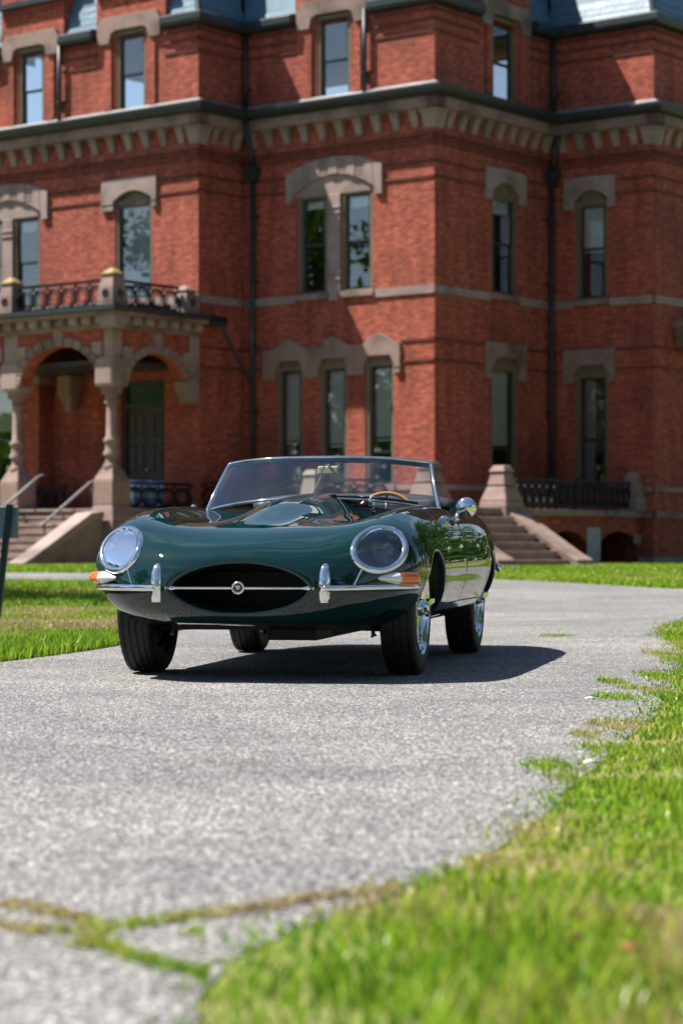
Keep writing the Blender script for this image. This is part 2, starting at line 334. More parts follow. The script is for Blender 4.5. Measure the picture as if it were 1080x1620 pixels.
G_HUES = np.array([(.170, .335, .018), (.255, .425, .024), (.080, .185, .015), (.36, .45, .045), (.40, .37, .11), (.48, .38, .20)])
def blades(name, px, py, h, w, pal, label, lean=.5, dz=0.0, flat=False):
    n = len(px); pz = gz(px, py) + dz - .006
    az = rng.uniform(0, 2 * math.pi, n); ln = rng.uniform(.1, 1, n) * lean * h; la = rng.uniform(0, 2 * math.pi, n)
    sx_, sy_ = np.cos(az) * w * .5, np.sin(az) * w * .5; lx, ly = np.cos(la) * ln, np.sin(la) * ln
    z0, b = np.zeros(n), np.stack
    p = [b([px - sx_, py - sy_, pz], 1), b([px + sx_, py + sy_, pz], 1),
         b([px + sx_ * .8 + lx * .35, py + sy_ * .8 + ly * .35, pz + h * .58], 1), b([px - sx_ * .8 + lx * .35, py - sy_ * .8 + ly * .35, pz + h * .58], 1), b([px + lx, py + ly, pz + h], 1)]
    V = np.stack(p, 1).reshape(-1, 3)
    base = np.arange(n) * 5
    loops = np.concatenate([b([base, base + 1, base + 2, base + 3], 1), b([base + 3, base + 2, base + 4], 1)], 1).ravel()
    starts = np.stack([np.arange(n) * 7, np.arange(n) * 7 + 4], 1).ravel(); tot = np.tile([4, 3], n)
    me = bpy.data.meshes.new(name); me.vertices.add(len(V)); me.vertices.foreach_set("co", V.ravel())
    me.loops.add(len(loops)); me.loops.foreach_set("vertex_index", loops.astype(np.int32))
    me.polygons.add(2 * n); me.polygons.foreach_set("loop_start", starts.astype(np.int32)); me.polygons.foreach_set("loop_total", tot.astype(np.int32))
    me.update(); me.validate()
    c = G_HUES[pal] * rng.uniform(.75, 1.25, (n, 1)); c4 = np.concatenate([c, np.ones((n, 1))], 1)
    at = me.attributes.new("Col", 'FLOAT_COLOR', 'POINT'); at.data.foreach_set("color", np.repeat(c4, 5, axis=0).ravel().astype(np.float32))
    me.materials.append(M['grass'])
    return tag(link(bpy.data.objects.new(name, me)), label, 'grass', None, 'stuff')
def vnoise(px, py, sc, seed=0):
    """smooth value noise 0..1"""
    g = np.random.default_rng(seed).random((64, 64)); x, y = px * sc + 100.3, py * sc + 71.7
    xi, yi = np.floor(x).astype(int), np.floor(y).astype(int); fx, fy = x - xi, y - yi; fx = fx * fx * (3 - 2 * fx); fy = fy * fy * (3 - 2 * fy)
    q = lambda a, c: g[a % 64, c % 64]
    return (q(xi, yi) * (1 - fx) + q(xi + 1, yi) * fx) * (1 - fy) + (q(xi, yi + 1) * (1 - fx) + q(xi + 1, yi + 1) * fx) * fy
def pick(px, py, dry, scale=1.3, seed=3):
    v = .6 * vnoise(px, py, scale, seed) + .4 * vnoise(px, py, scale * 3.1, seed + 1); u = rng.random(len(px))
    p = np.where(u < .38, 0, np.where(u < .68, 1, np.where(u < .86, 2, 3)))
    d = (v + dry - .62) * 3 + rng.normal(0, .25, len(px)); p = np.where(d > .35, 3, p); p = np.where(d > .6, 4, p); return np.where(d > .9, 5, p)
def scatter(x0, x1, y0, y1, dens): n = int((x1 - x0) * (y1 - y0) * dens); return rng.uniform(x0, x1, n), rng.uniform(y0, y1, n)
def not_drive(x, y, pad=0.0): return ~in_poly(x, y, outline)
# verge in the right foreground
x, y = scatter(-.6, 3.6, 1.3, 7.5, 4600); eo = np.interp(y, er0[:, 1][:150], er0[:, 0][:150]); k = ((x > eo - np.abs(rng.normal(0, .055, len(x))) * (.3 + 1.5 * vnoise(x, y, 3.0, 21))) | not_drive(x, y)) & (x < .17 * y + 1.2); x, y = x[k], y[k]
k = (x < .16 * y + .35) | (rng.random(len(x)) < .3); x, y = x[k], y[k]
ed = np.interp(y, er[:, 1][:150], er[:, 0][:150]); dist = np.clip((x - ed) / .35, 0, 1)
hh = .007 + (.012 + .030 * dist) * rng.uniform(.45, 1.3, len(x)) * (.25 + 1.3 * vnoise(x, y, 2.6, 9) * (.5 + vnoise(x, y, 7.0, 19)))
thin = rng.random(len(x)) < (.55 + .6 * vnoise(x, y, 3.4, 31)); thin |= dist > .9; x, y, hh, dist = x[thin], y[thin], hh[thin], dist[thin]
dryp = .17 - .12 * dist + .42 * np.exp(-(((x - .60) / .15) ** 2 + ((y - 3.5) / .28) ** 2))
blades('verge_grass', x, y, hh, rng.uniform(.0040, .0095, len(x)), pick(x, y, dryp), 'bright green grass verge in the right foreground', .75)
x, y = scatter(.6, 6.5, 7.5, 25, 2300); eo = np.interp(y, er0[:, 1][:150], er0[:, 0][:150]); k = ((x > eo - np.abs(rng.normal(0, .075, len(x))) * (.2 + 1.6 * vnoise(x, y, 2.0, 22))) | not_drive(x, y)) & (x < .17 * y + 1.5); x, y = x[k], y[k]
k = (x < .155 * y + .4) | (rng.random(len(x)) < .3); x, y = x[k], y[k]
ed = np.interp(y, er[:, 1][:150], er[:, 0][:150]); dist = np.clip((x - ed) / .5, 0, 1)
blades('drive_edge_grass', x, y, (.018 + .045 * dist) * rng.uniform(.6, 1.3, len(x)), rng.uniform(.005, .009, len(x)), pick(x, y, .06), 'green grass along the right edge of the drive', .75)
# tufts growing through the broken edge of the asphalt
tx, ty = [], []
# (x, y, half width, half length) of each tuft, and the lines of the cracks, in metres on the drive
PATCH = [(1.235, 10.73, 0.0638, 0.2555), (1.273, 10.242, 0.0664, 0.1397), (1.12, 9.589, 0.0881, 0.2448), (1.863, 13.255, 0.0931, 0.7797), (1.526, 11.155, 0.1025, 0.4418), (1.35, 9.797, 0.0794, 0.3408), (0.946, 8.047, 0.1, 0.2587), (0.795, 7.638, 0.0495, 0.1554), (0.793, 7.153, 0.0889, 0.1817), (0.583, 6.531, 0.0777, 0.2272), (0.601, 6.173, 0.0601, 0.1353), (2.484, 17.604, 0.0952, 0.5501), (1.511, 16.447, 0.1334, 0.1441), (0.397, 4.898, 0.0397, 0.2343), (0.28, 4.507, 0.0487, 0.1082), (0.184, 4.252, 0.0689, 0.0802)]
for cx_, cy_, a, b in PATCH:
    n = int(a * b * 17000 + 50); r_ = np.sqrt(rng.random(n)) * (.6 + .8 * rng.random(n)); t = rng.uniform(0, 2 * math.pi, n)
    tx.append(cx_ + a * r_ * np.cos(t)); ty.append(cy_ + b * r_ * np.sin(t))
CRACK = [[(-0.546, 3.743), (-0.481, 3.706), (-0.391, 3.706), (-0.317, 3.781), (-0.22, 3.872), (-0.118, 3.953), (-0.065, 4.038), (0.022, 4.097), (0.113, 4.173)], [(-0.579, 3.967), (-0.529, 3.953), (-0.466, 3.872), (-0.399, 3.781)], [(-0.414, 3.565), (-0.369, 3.588), (-0.309, 3.467), (-0.247, 3.388), (-0.188, 3.304)], [(-0.391, 3.706), (-0.387, 3.577)], [(-0.253, 3.664), (-0.219, 3.682)]]
for ln in CRACK:
    ln = np.array(ln, float)
    for i in range(len(ln) - 1):
        n = int(np.linalg.norm(ln[i + 1] - ln[i]) * 1400); t = rng.random(n); c = ln[i] + (ln[i + 1] - ln[i]) * t[:, None]
        wd = .2 + 1.3 * vnoise(c[:, 0], c[:, 1], 14.0, 5)
        tx.append(c[:, 0] + rng.normal(0, .005, n) * wd); ty.append(c[:, 1] + rng.normal(0, .017, n) * wd)
tx, ty = np.concatenate(tx), np.concatenate(ty)
blades('crack_grass', tx, ty, rng.uniform(.006, .020, len(tx)), rng.uniform(.003, .006, len(tx)), np.minimum(pick(tx, ty, .25), 5), 'sparse yellowing grass in the cracks of the asphalt', .9, .010)
# lawn left of the drive
x, y = scatter(-9, -.9, 9.5, 24, 1900); k = not_drive(x, y) & (x > -.17 * y - 1.2) & (y > 10); x, y = x[k], y[k]
k = (x > -.155 * y - .3) | (rng.random(len(x)) < .3); x, y = x[k], y[k]
dryp = .32 * sstep(13.8, 16.5, y) - .05
blades('lawn_grass', x, y, (.075 - .035 * sstep(13, 18, y)) * rng.uniform(.6, 1.3, len(x)), rng.uniform(.006, .011, len(x)), pick(x, y, dryp, .8), 'green and straw coloured lawn left of the car', .7)
x, y = scatter(-14, 1, 24, 42, 420); k = not_drive(x, y) & (x > -.17 * y - 2); x, y = x[k], y[k]
blades('far_lawn_grass', x, y, .05 * rng.uniform(.6, 1.3, len(x)), rng.uniform(.012, .022, len(x)), pick(x, y, .03, .5), 'shaded lawn between the left drive and the steps', .7)
x, y = scatter(-12, 14, 30, 56, 300); k = not_drive(x, y) & (y > 33.5 + np.where(x < 2, 6, -3.5)) & (np.abs(x) < .17 * y + 2); x, y = x[k], y[k]
blades('house_lawn_grass', x, y, .06 * rng.uniform(.6, 1.4, len(x)), rng.uniform(.014, .026, len(x)), pick(x, y, .02, .5), 'sunlit lawn strip in front of the brick building', .7)
# small litter on the verge
def bit(name, wx, wy, ln, wd, rz, colr, label, cat):
    seg = 6; vs, fs = [], []
    for i in range(seg + 1):
        t = i / seg; ww = wd * math.sin(math.pi * min(max(t, .04), .96)) ** .6
        vs += [(ln * (t - .5), -ww, .012 * math.sin(t * 3) + .002), (ln * (t - .5), ww, .012 * math.sin(t * 3 + .6) + .004)]
    for i in range(seg): a = i * 2; fs.append((a, a + 2, a + 3, a + 1))
    o = mesh_obj(name, vs, fs, colr, None, True, False, (wx, wy, .004)); o.rotation_euler = (0, 0, rz)
    sm_ = o.modifiers.new("thick", 'SOLIDIFY'); sm_.thickness = .002
    return tag(o, label, cat)
M['straw'] = plain('pale_straw', (.62, .58, .50), rough=.7); M['deadleaf'] = noisy('dead_leaf', (.22, .09, .03), (.36, .17, .07), 30, .8, 0)
bit('bark_strip', 0.707, 6.569, .062, .007, .25, M['straw'], 'white strip of bark lying on the drive edge beside the verge', 'bark')
bit('twig', 1.010, 9.389, .07, .003, -.35, M['straw'], 'thin pale twig on the asphalt by the grass tufts', 'twig')
o = bit('dead_leaf', 0.406, 3.266, .035, .011, .8, M['deadleaf'], 'brown dead leaf in the grass at the lower right', 'leaf'); o.location.z = .045
o = bit('dead_leaf', 0.338, 3.363, .026, .009, 2.1, M['deadleaf'], 'smaller dead leaf in the grass left of the lower right corner', 'leaf'); o.location.z = .045
# ------------------------------------------------------------------ the brick building (local x = a along its left-hand fronts, y = b back along its right-hand fronts)
BLD_LOC, BLD_RZ = (2.10, 52.857, 0.0), R(-37.5)
bld = empty('brick_building', None, BLD_LOC, BLD_RZ)
tag(bld, 'large Victorian red brick building with brownstone trim and slate mansard roof', 'building')
class FaceB:                       # faces -b; s = a
    def __init__(s, b): s.o = b; s.rz = 0.0
    def p(s, u, z, d=0.0): return (u, s.o + d, z)
class FaceA:                       # faces +a; s = b
    def __init__(s, a): s.o = a; s.rz = R(90)
    def p(s, u, z, d=0.0): return (s.o - d, u, z)
AI, BL, BI, AR = -5.60, -1.67, 4.94, 2.82
ML, LS, LF, MR, WR, RS = FaceB(0), FaceA(AI), FaceB(BL), FaceA(0), FaceB(BI), FaceA(AR)
def fbox(mb, F, s0, s1, z0, z1, d0, d1):
    vs = [F.p(s0, z0, d0), F.p(s1, z0, d0), F.p(s1, z0, d1), F.p(s0, z0, d1), F.p(s0, z1, d0), F.p(s1, z1, d0), F.p(s1, z1, d1), F.p(s0, z1, d1)]
    return mb.add(vs, [(0, 3, 2, 1), (4, 5, 6, 7), (0, 1, 5, 4), (1, 2, 6, 5), (2, 3, 7, 6), (3, 0, 4, 7)])
def fprism(mb, F, poly, d0, d1):
    n = len(poly); vs = [F.p(s, z, d0) for s, z in poly] + [F.p(s, z, d1) for s, z in poly]
    return mb.add(vs, [tuple(range(n)), tuple(range(2 * n - 1, n - 1, -1))] + [(i, n + i, n + (i + 1) % n, (i + 1) % n) for i in range(n)])
def wall(F, s0, s1, z0, z1, holes, name='wall', depth=.26, mat=None, parent=None):
    ss = sorted({s0, s1} | {h[k] for h in holes for k in (0, 1)}); zs = sorted({z0, z1} | {h[k] for h in holes for k in (2, 3)})
    mb = MB()
    for i in range(len(ss) - 1):
        for j in range(len(zs) - 1):
            cs, cz = (ss[i] + ss[i + 1]) / 2, (zs[j] + zs[j + 1]) / 2
            if any(h[0] < cs < h[1] and h[2] < cz < h[3] for h in holes): continue
            mb.add([F.p(ss[i], zs[j]), F.p(ss[i + 1], zs[j]), F.p(ss[i + 1], zs[j + 1]), F.p(ss[i], zs[j + 1])], [(0, 1, 2, 3)])
    for h in holes:
        a, b, c, d = h
        q = [(a, c), (b, c), (b, d), (a, d)]
        for i in range(4):
            (u0, w0), (u1, w1) = q[i], q[(i + 1) % 4]
            mb.add([F.p(u0, w0), F.p(u1, w1), F.p(u1, w1, depth), F.p(u0, w0, depth)], [(3, 2, 1, 0)])
    return mb.build(name, mat or M['brick'], parent or bld)
EAVE = 12.97
# openings (s0, s1, z0, z1)
W_ML2 = [(-3.95, -3.06, 6.62, 8.98), (-2.66, -1.75, 6.62, 8.98)]; W_ML1 = [(-4.58, -3.80, 2.1, 4.96), (-3.28, -2.48, 2.1, 4.96), (-1.95, -1.13, 2.1, 4.96)]
W_ML3 = [(-3.38, -2.38, 11.12, 13.15)]
W_L2 = [(-8.25, -7.05, 6.62, 9.04), (-11.72, -10.80, 6.62, 8.98), (-13.0, -12.1, 6.62, 8.98)]; W_L3 = [(-8.22, -7.26, 11.12, 13.15), (-11.55, -10.65, 11.12, 13.15)]
W_L1 = [(-13.0, -11.6, 1.9, 4.9)]; DOOR = (-8.08, -6.66, 1.5, 4.68)
W_MR2 = [(2.30, 3.42, 6.62, 9.06)]; W_MR1 = [(2.30, 3.42, 2.1, 4.98)]; W_MR3 = [(2.34, 3.34, 11.12, 13.15)]
W_WR2 = [(.66, 1.56, 6.62, 9.0)]; W_WR1 = [(.66, 1.58, 2.1, 4.86)]
ZB = -.4
HI = lambda ws, z: [(a, b, c, z) for a, b, c, d in ws]
wall(ML, AI, 0, ZB, EAVE, W_ML2 + HI(W_ML1, 5.10) + [(-3.38, -2.38, 11.12, EAVE)])
wall(LS, BL, 0, ZB, EAVE, [])
wall(LF, -18, AI, ZB, EAVE, HI(W_L2[:1], 9.25) + W_L2[1:] + [(a, b, c, EAVE) for a, b, c, d in W_L3] + W_L1 + [DOOR])
wall(MR, 0, BI, ZB, EAVE, HI(W_MR2, 9.25) + HI(W_MR1, 5.13) + [(2.34, 3.34, 11.12, EAVE)])
wall(WR, 0, AR, ZB, EAVE, HI(W_WR2, 9.25) + HI(W_WR1, 5.05))
wall(RS, BI, 13, ZB, EAVE, [])
# plain back walls and ceilings close the volume so the rooms stay dark
mb = MB(); mb.add([(-18, BL, ZB), (-18, 14, ZB), (-18, 14, EAVE), (-18, BL, EAVE)], [(3, 2, 1, 0)]); mb.add([(-18, 14, ZB), (AR, 14, ZB), (AR, 14, EAVE), (-18, 14, EAVE)], [(3, 2, 1, 0)]); mb.add([(AR, 13, ZB), (AR, 14, ZB), (AR, 14, EAVE), (AR, 13, EAVE)], [(0, 1, 2, 3)])
mb.build('back_wall', M['brick'], bld)
mb = MB()
for z in (1.45, 5.9, 10.9, 14.9): mb.box(-17.9, AI - .28, BL + .28, 13.9, z, z + .1); mb.box(AI - .28, -.28, .28, 13.9, z, z + .1); mb.box(-.28, AR - .28, BI + .28, 13.9, z, z + .1)
mb.build('floor_slab', M['room'], bld)

def frame_window(F, s0, s1, z0, z1, blind=0.0, bmat='blind', meet=.5, head=None, curtain=False, shade=0.0):
    w = empty('window', bld)
    fw = .09; mb = MB(); d0, d1 = .025, .16
    fbox(mb, F, s0, s0 + fw, z0, z1, d0, d1); fbox(mb, F, s1 - fw, s1, z0, z1, d0, d1); fbox(mb, F, s0 + fw, s1 - fw, z1 - fw * 1.3, z1, d0, d1); fbox(mb, F, s0 + fw, s1 - fw, z0, z0 + .05, d0, d1)
    for a in (s0 + fw, s1 - fw - .03): fbox(mb, F, a, a + .03, z0 + .05, z1 - fw * 1.3, .065, .14)
    mb.build('frame', M['tan'], w)
    a, b, c, d = s0 + fw + .03, s1 - fw - .03, z0 + .05, z1 - fw * 1.3; zm = c + (d - c) * meet; r = .045
    for nm, (zz0, zz1, dd) in (('upper_sash', (zm, d, .085)), ('lower_sash', (c, zm + .03, .115))):
        mb = MB(); fbox(mb, F, a, a + r, zz0, zz1, dd, dd + .035); fbox(mb, F, b - r, b, zz0, zz1, dd, dd + .035); fbox(mb, F, a + r, b - r, zz0, zz0 + r, dd, dd + .035); fbox(mb, F, a + r, b - r, zz1 - r, zz1, dd, dd + .035)
        mb.build(nm, M['sash'], w)
        mb = MB(); e = .002
        tx, tz = rng.normal(0, .004), rng.normal(0, .003)       # old panes sit a little out of true
        mb.add([F.p(a + r, zz0 + r, dd + .018 + tx), F.p(b - r, zz0 + r, dd + .018 - tx), F.p(b - r, zz1 - r, dd + .018 - tx + tz), F.p(a + r, zz1 - r, dd + .018 + tx + tz)], [(0, 1, 2, 3)]); mb.build('pane', M['pane'], w)
    if blind > 0:
        mb = MB(); zt = d; zb = d - (d - c) * blind; n = int((zt - zb) / .056)
        for i in range(n): zc = zt - .056 * (i + .5); mb.add([F.p(a, zc + .025, .196), F.p(b, zc + .025, .196), F.p(b, zc - .025, .180), F.p(a, zc - .025, .180)], [(0, 1, 2, 3)])
        fbox(mb, F, a, b, zb - .05, zb, .18, .21); fbox(mb, F, a, b, zt - .02, zt + .05, .18, .23)
        mb.build('blind', M[bmat], w)
    if shade > 0:
        mb = MB(); fbox(mb, F, a, b, d - (d - c) * shade, d, .185, .195); mb.build('roller_shade', M['blind'], w)
    if curtain:
        mb = MB(); n = 24; vs, fs = [], []
        for i in range(n + 1):
            u = a + (b - a) * .42 * i / n; vs += [F.p(u, c, .24 + .03 * math.sin(i * 1.9)), F.p(u, d, .24 + .02 * math.sin(i * 1.9))]
        for i in range(n): fs.append((2 * i, 2 * i + 2, 2 * i + 3, 2 * i + 1))
        mb.add(vs, fs); mb.build('curtain', M['curtain'], w)
    mb = MB(); fbox(mb, F, s0 - .07, s1 + .07, z0 - .14, z0, -.07, .10); bevel(mb.build('sill', M['brownstone'], w), .012)
    if head:
        mb = MB(); fprism(mb, F, head, .10, .20); mb.build('arched_head', M['tan'], w)
    return w
def arc(s0, s1, z0, rise, n=12):
    return [(s0 + (s1 - s0) * (i / n), z0 + rise * (1 - (2 * i / n - 1) ** 2)) for i in range(n + 1)]
def lintel_arch(F, s0, s1, i0, i1, zb, zt, zs, rise):
    """one block lintel with a segmental arch cut into it"""
    poly = [(s0, zb), (i0, zb), (i0, zs)] + arc(i0, i1, zs, rise)[1:-1] + [(i1, zs), (i1, zb), (s1, zb), (s1, zt), ((s0 + s1) / 2, zt + .03), (s0, zt)]
    mid = (s0 + s1) / 2
    mb = MB(); fprism(mb, F, poly, -.07, .12); bevel(mb.build('lintel', M['palestone'], bld), .01)
    [fbox(MB(), F, q0, q1, zb + .16, zb + .19, -.085, -.06).build('lintel_band', M['palestone'], bld) for q0, q1 in ((s0 - .012, i0), (i1, s1 + .012))]
    mb = MB(); fprism(mb, F, arc(i0, i1, zs - .16, rise + .16), .055, .155); mb.build('arched_head', M['tan'], bld)
def lintel_shoulder(F, s0, s1, i0, i1, zb, zt, zi):
    w = i1 - i0
    poly = [(s0, zb), (i0, zb), (i0, zi - .22), (i0 + .14 * w, zi), (i1 - .14 * w, zi), (i1, zi - .22), (i1, zb), (s1, zb), (s1, zt), (s0, zt)]
    mb = MB(); fprism(mb, F, poly, -.07, .12); bevel(mb.build('lintel', M['brownstone'], bld), .012)
    mb = MB(); fbox(mb, F, i0, i1, zi - .30, zi + .03, .055, .155); mb.build('arched_head', M['tan'], bld)
    [fbox(MB(), F, q0, q1, zb + .15, zb + .18, -.085, -.06).build('lintel_band', M['brownstone'], bld) for q0, q1 in ((s0 - .012, i0), (i1, s1 + .012))]
# second floor pairs under one stone arch
def pair_arch(F, c, wins):
    for k, (a, b, z0, z1) in enumerate(wins): frame_window(F, a, b, z0, z1, meet=.5, shade=.10 + .03 * k)
    hw, zb, zs = 1.42, 8.80, 9.48
    xi = 1.20; R1 = lambda s: 8.98 + .40 * (1 - (s / xi) ** 2); R2 = lambda s: 9.48 + .31 * (1 - (abs(s) / hw) ** 2.2)
    n = 11; cuts = [-hw + 2 * hw * i / n for i in range(n + 1)]
    for i in range(n):
        u0, u1 = cuts[i] + .004, cuts[i + 1] - .004; m_ = 4; lo, hi = [], []
        for q in range(m_ + 1):
            u = u0 + (u1 - u0) * q / m_; hi.append((c + u, R2(u))); lo.append((c + u, R1(u) if abs(u) < xi else zb))
        if i in (0, n - 1):
            e = -xi if i == 0 else xi
            lo = [(c + u0, zb), (c + e, zb), (c + e, 8.98), (c + u1, R1(u1))] if i == 0 else [(c + u0, R1(u0)), (c + e, 8.98), (c + e, zb), (c + u1, zb)]
        odd = i in (2, 4, 6, 8)
        mb = MB(); fprism(mb, F, lo + hi[::-1], -.075 if not odd else -.058, .12); bevel(mb.build('voussoir', M['palestone'], bld), .008, 1)
        if odd:
            for q in range(4):
                t0 = .16 + .19 * q; mb = MB(); us_, ue = u0 + .05, u1 - .05
                z_ = R1((us_ + ue) / 2) * (1 - t0) + R2((us_ + ue) / 2) * t0; fbox(mb, F, c + us_, c + ue, z_, z_ + .035, -.066, -.05); mb.build('groove_bar', M['brownstone'], bld)
    tym = [(c - xi, 8.92), (c + xi, 8.92)] + [(c + xi * (1 - q / 12), R1(xi * (1 - q / 12)) - .003) for q in range(1, 24)]
    mb = MB(); fprism(mb, F, tym, -.005, .12); mb.build('tympanum', M['palestone'], bld)
    mm = (wins[0][1] + wins[1][0]) / 2; mb = MB(); fbox(mb, F, wins[0][1] + .01 if wins[0][1] < wins[1][0] else wins[1][1] + .01, max(wins[0][0], wins[1][0]) - .01, 6.56, 8.92, -.03, .20)
    lo_, hi_ = (min(wins[0][1], wins[1][1]), max(wins[0][0], wins[1][0]))
    for z in (6.9, 7.05, 8.45, 8.58): fbox(mb, F, lo_ - .01, hi_ + .01, z, z + .06, -.06, .1)
    bevel(mb.build('mullion', M['palestone'], bld), .015)
pair_arch(ML, -2.85, W_ML2)
pair_arch(LF, -11.9, [W_L2[2], W_L2[1]])
# triple window lintel, a scalloped run of three stones
for k, (a, b, z0, z1) in enumerate(W_ML1): frame_window(ML, a, b, z0, z1, blind=(.62, .66, .62)[k], bmat=('blindgrey', 'blind', 'blind')[k], meet=.26, curtain=(k == 0))
bounds = [-4.99, -3.545, -2.215, -.92]
for k, (a, b, z0, z1) in enumerate(W_ML1):
    u0, u1 = bounds[k] + .004, bounds[k + 1] - .004; m_ = (a + b) / 2; w = b - a
    ins = [(u0, 4.66), (a - .03, 4.66), (a - .03, 4.86), (a + .08, 5.08), (b - .08, 5.08), (b + .03, 4.86), (b + .03, 4.66), (u1, 4.66)]
    outp = [(u1, 5.36), (m_ + .42, 5.38), (m_ + .22, 5.52), (m_, 5.60), (m_ - .22, 5.52), (m_ - .42, 5.38), (u0, 5.36)]
    mb = MB(); fprism(mb, ML, ins + outp, -.07, .12); bevel(mb.build('lintel', M['brownstone'], bld), .012)
    mb = MB(); fbox(mb, ML, a, b, 4.86, 5.12, .055, .155); mb.build('arched_head', M['tan'], bld)
    [fbox(MB(), ML, q0, q1, 4.80, 4.83, -.085, -.06).build('lintel_band', M['brownstone'], bld) for q0, q1 in ((u0, a - .03), (b + .03, u1))]
# single windows
def single2(F, win, s0, s1, **k):
    frame_window(F, *win, **k); lintel_arch(F, s0, s1, win[0] - .02, win[1] + .02, 8.80, 9.55, 9.02, .22)
single2(LF, W_L2[0], -8.66, -6.88, blind=.93, bmat='blind', meet=.12)
single2(MR, W_MR2[0], 2.01, 3.71, meet=.5, shade=.18)
single2(WR, W_WR2[0], .36, 1.79, blind=.48, bmat='blind', meet=.52)
frame_window(MR, *W_MR1[0], blind=.68, bmat='blind', meet=.3); lintel_shoulder(MR, 2.01, 3.71, 2.26, 3.46, 4.62, 5.48, 5.12)
frame_window(WR, *W_WR1[0], meet=.42, curtain=True); lintel_shoulder(WR, .34, 1.79, .63, 1.61, 4.62, 5.42, 5.04)
frame_window(LF, *W_L1[0], blind=.4, meet=.5)
for F, win in ((ML, W_ML3[0]), (LF, W_L3[0]), (LF, W_L3[1]), (MR, W_MR3[0])): frame_window(F, *win, meet=.47)

# belt courses, string courses
def run(name, z0, z1, dout, mat, skips=(), zone=None):
    """a course that follows the fronts, broken where stones or pipes stand"""
    o = dout
    segs = [(ML, AI + o, o, 'ML'), (LS, BL - o, -o, 'LS'), (LF, -18, AI + o, 'LF'), (MR, -o, BI - o, 'MR'), (WR, o, AR + o, 'WR'), (RS, BI - o, 13, 'RS')]
    for F, s0, s1, key in segs:
        if zone and key not in zone: continue
        cuts = sorted([c for c in skips if c[0] == key], key=lambda c: c[1]); cur = s0; parts = []
        for c in cuts: parts.append((cur, c[1])); cur = c[2]
        parts.append((cur, s1))
        for a, b in parts:
            if b - a < .03: continue
            mb = MB(); fbox(mb, F, a, b, z0, z1, -o, .03); mb.build(name, mat, bld)
belt_skip = [('ML', w[0] - .07, w[1] + .07) for w in W_ML2] + [('LF', w[0] - .07, w[1] + .07) for w in W_L2] + [('MR', w[0] - .07, w[1] + .07) for w in W_MR2] + [('WR', w[0] - .07, w[1] + .07) for w in W_WR2]
run('belt_course', 6.43, 6.62, .035, M['palestone'], belt_skip + [('LF', -18, -5.3)])
s1 = [('ML', -4.99, -.92), ('MR', 2.01, 3.71), ('WR', .34, 1.79), ('LF', -18, -5.3)]
run('string_course', 5.37, 5.415, .030, M['darkcourse'], s1); run('string_course', 4.90, 4.945, .030, M['darkcourse'], s1)
s2 = [('ML', -4.27, -1.43), ('LF', -13.4, -10.48), ('LF', -8.66, -6.88), ('MR', 2.01, 3.71), ('WR', .36, 1.79)]
run('string_course', 9.40, 9.445, .030, M['darkcourse'], s2); run('string_course', 9.06, 9.105, .030, M['darkcourse'], s2)
for z in (9.80, 9.90, 10.0): run('string_course', z, z + .04, .028 + (z - 9.8) * .12, M['darkcourse'])
s3 = [('ML', -4.0, -1.8), ('LF', -8.85, -6.65), ('LF', -12.1, -10.0), ('MR', 1.75, 3.95)]
for z in (12.36, 12.62, 12.85): run('string_course', z, z + .05, .03 + (z - 12.36) * .05, M['darkcourse'], s3)
run('base_course', 1.36, 1.52, .06, M['brownstone'], [('LF', -18, -5.3)], ('ML', 'LS', 'MR', 'WR', 'RS'))
run('water_table', 1.98, 2.10, .04, M['palestone'], [], ('ML', 'MR', 'WR', 'RS'))
# main cornice: stone shelf, gutter, flashing
run('cornice_shelf', 10.60, 10.84, .30, M['brownstone'])
def gutter_run():
    prof = [(-.32, 10.845), (-.42, 10.86), (-.50, 10.92), (-.53, 11.0), (-.53, 11.06), (-.47, 11.06), (-.41, 11.0), (-.32, 10.99)]
    segs = [(ML, AI, 0, 1, 1), (LS, BL, 0, 1, 1), (LF, -18, AI, 0, 1), (MR, 0, BI, 1, 1), (WR, 0, AR, 1, 1), (RS, BI, 13, 1, 0)]
    # inner corners shorten, outer corners lengthen the run by the offset
    ends = {'ML': (1, 1), 'LS': (-1, -1), 'LF': (0, 1), 'MR': (-1, -1), 'WR': (1, 1), 'RS': (-1, 0)}
    for (F, s0, s1, _, _), key in zip(segs, ('ML', 'LS', 'LF', 'MR', 'WR', 'RS')):
        e0, e1 = ends[key]; n = len(prof); vs = []
        for s_, e in ((s0, e0), (s1, e1)):
            for d, z in prof: vs.append(F.p(s_ + (-d) * e, z, d))
        fs = [(i, (i + 1) % n, n + (i + 1) % n, n + i) for i in range(n)]
        mb = MB(); mb.add(vs, fs); autosmooth(mb.build('gutter', M['gutter'], bld), 40)
        mb = MB(); vs = []
        for s_, e in ((s0, e0), (s1, e1)):
            for d, z in ((-.41, 11.0), (-.02, 11.24), (0.0, 11.24), (-.02, 10.9)): vs.append(F.p(s_ + (-d) * e, z, d))
        mb.add(vs, [(i, (i + 1) % 4, 4 + (i + 1) % 4, 4 + i) for i in range(4)]); mb.build('flashing', M['lead'], bld)
gutter_run()
bsrc = {}
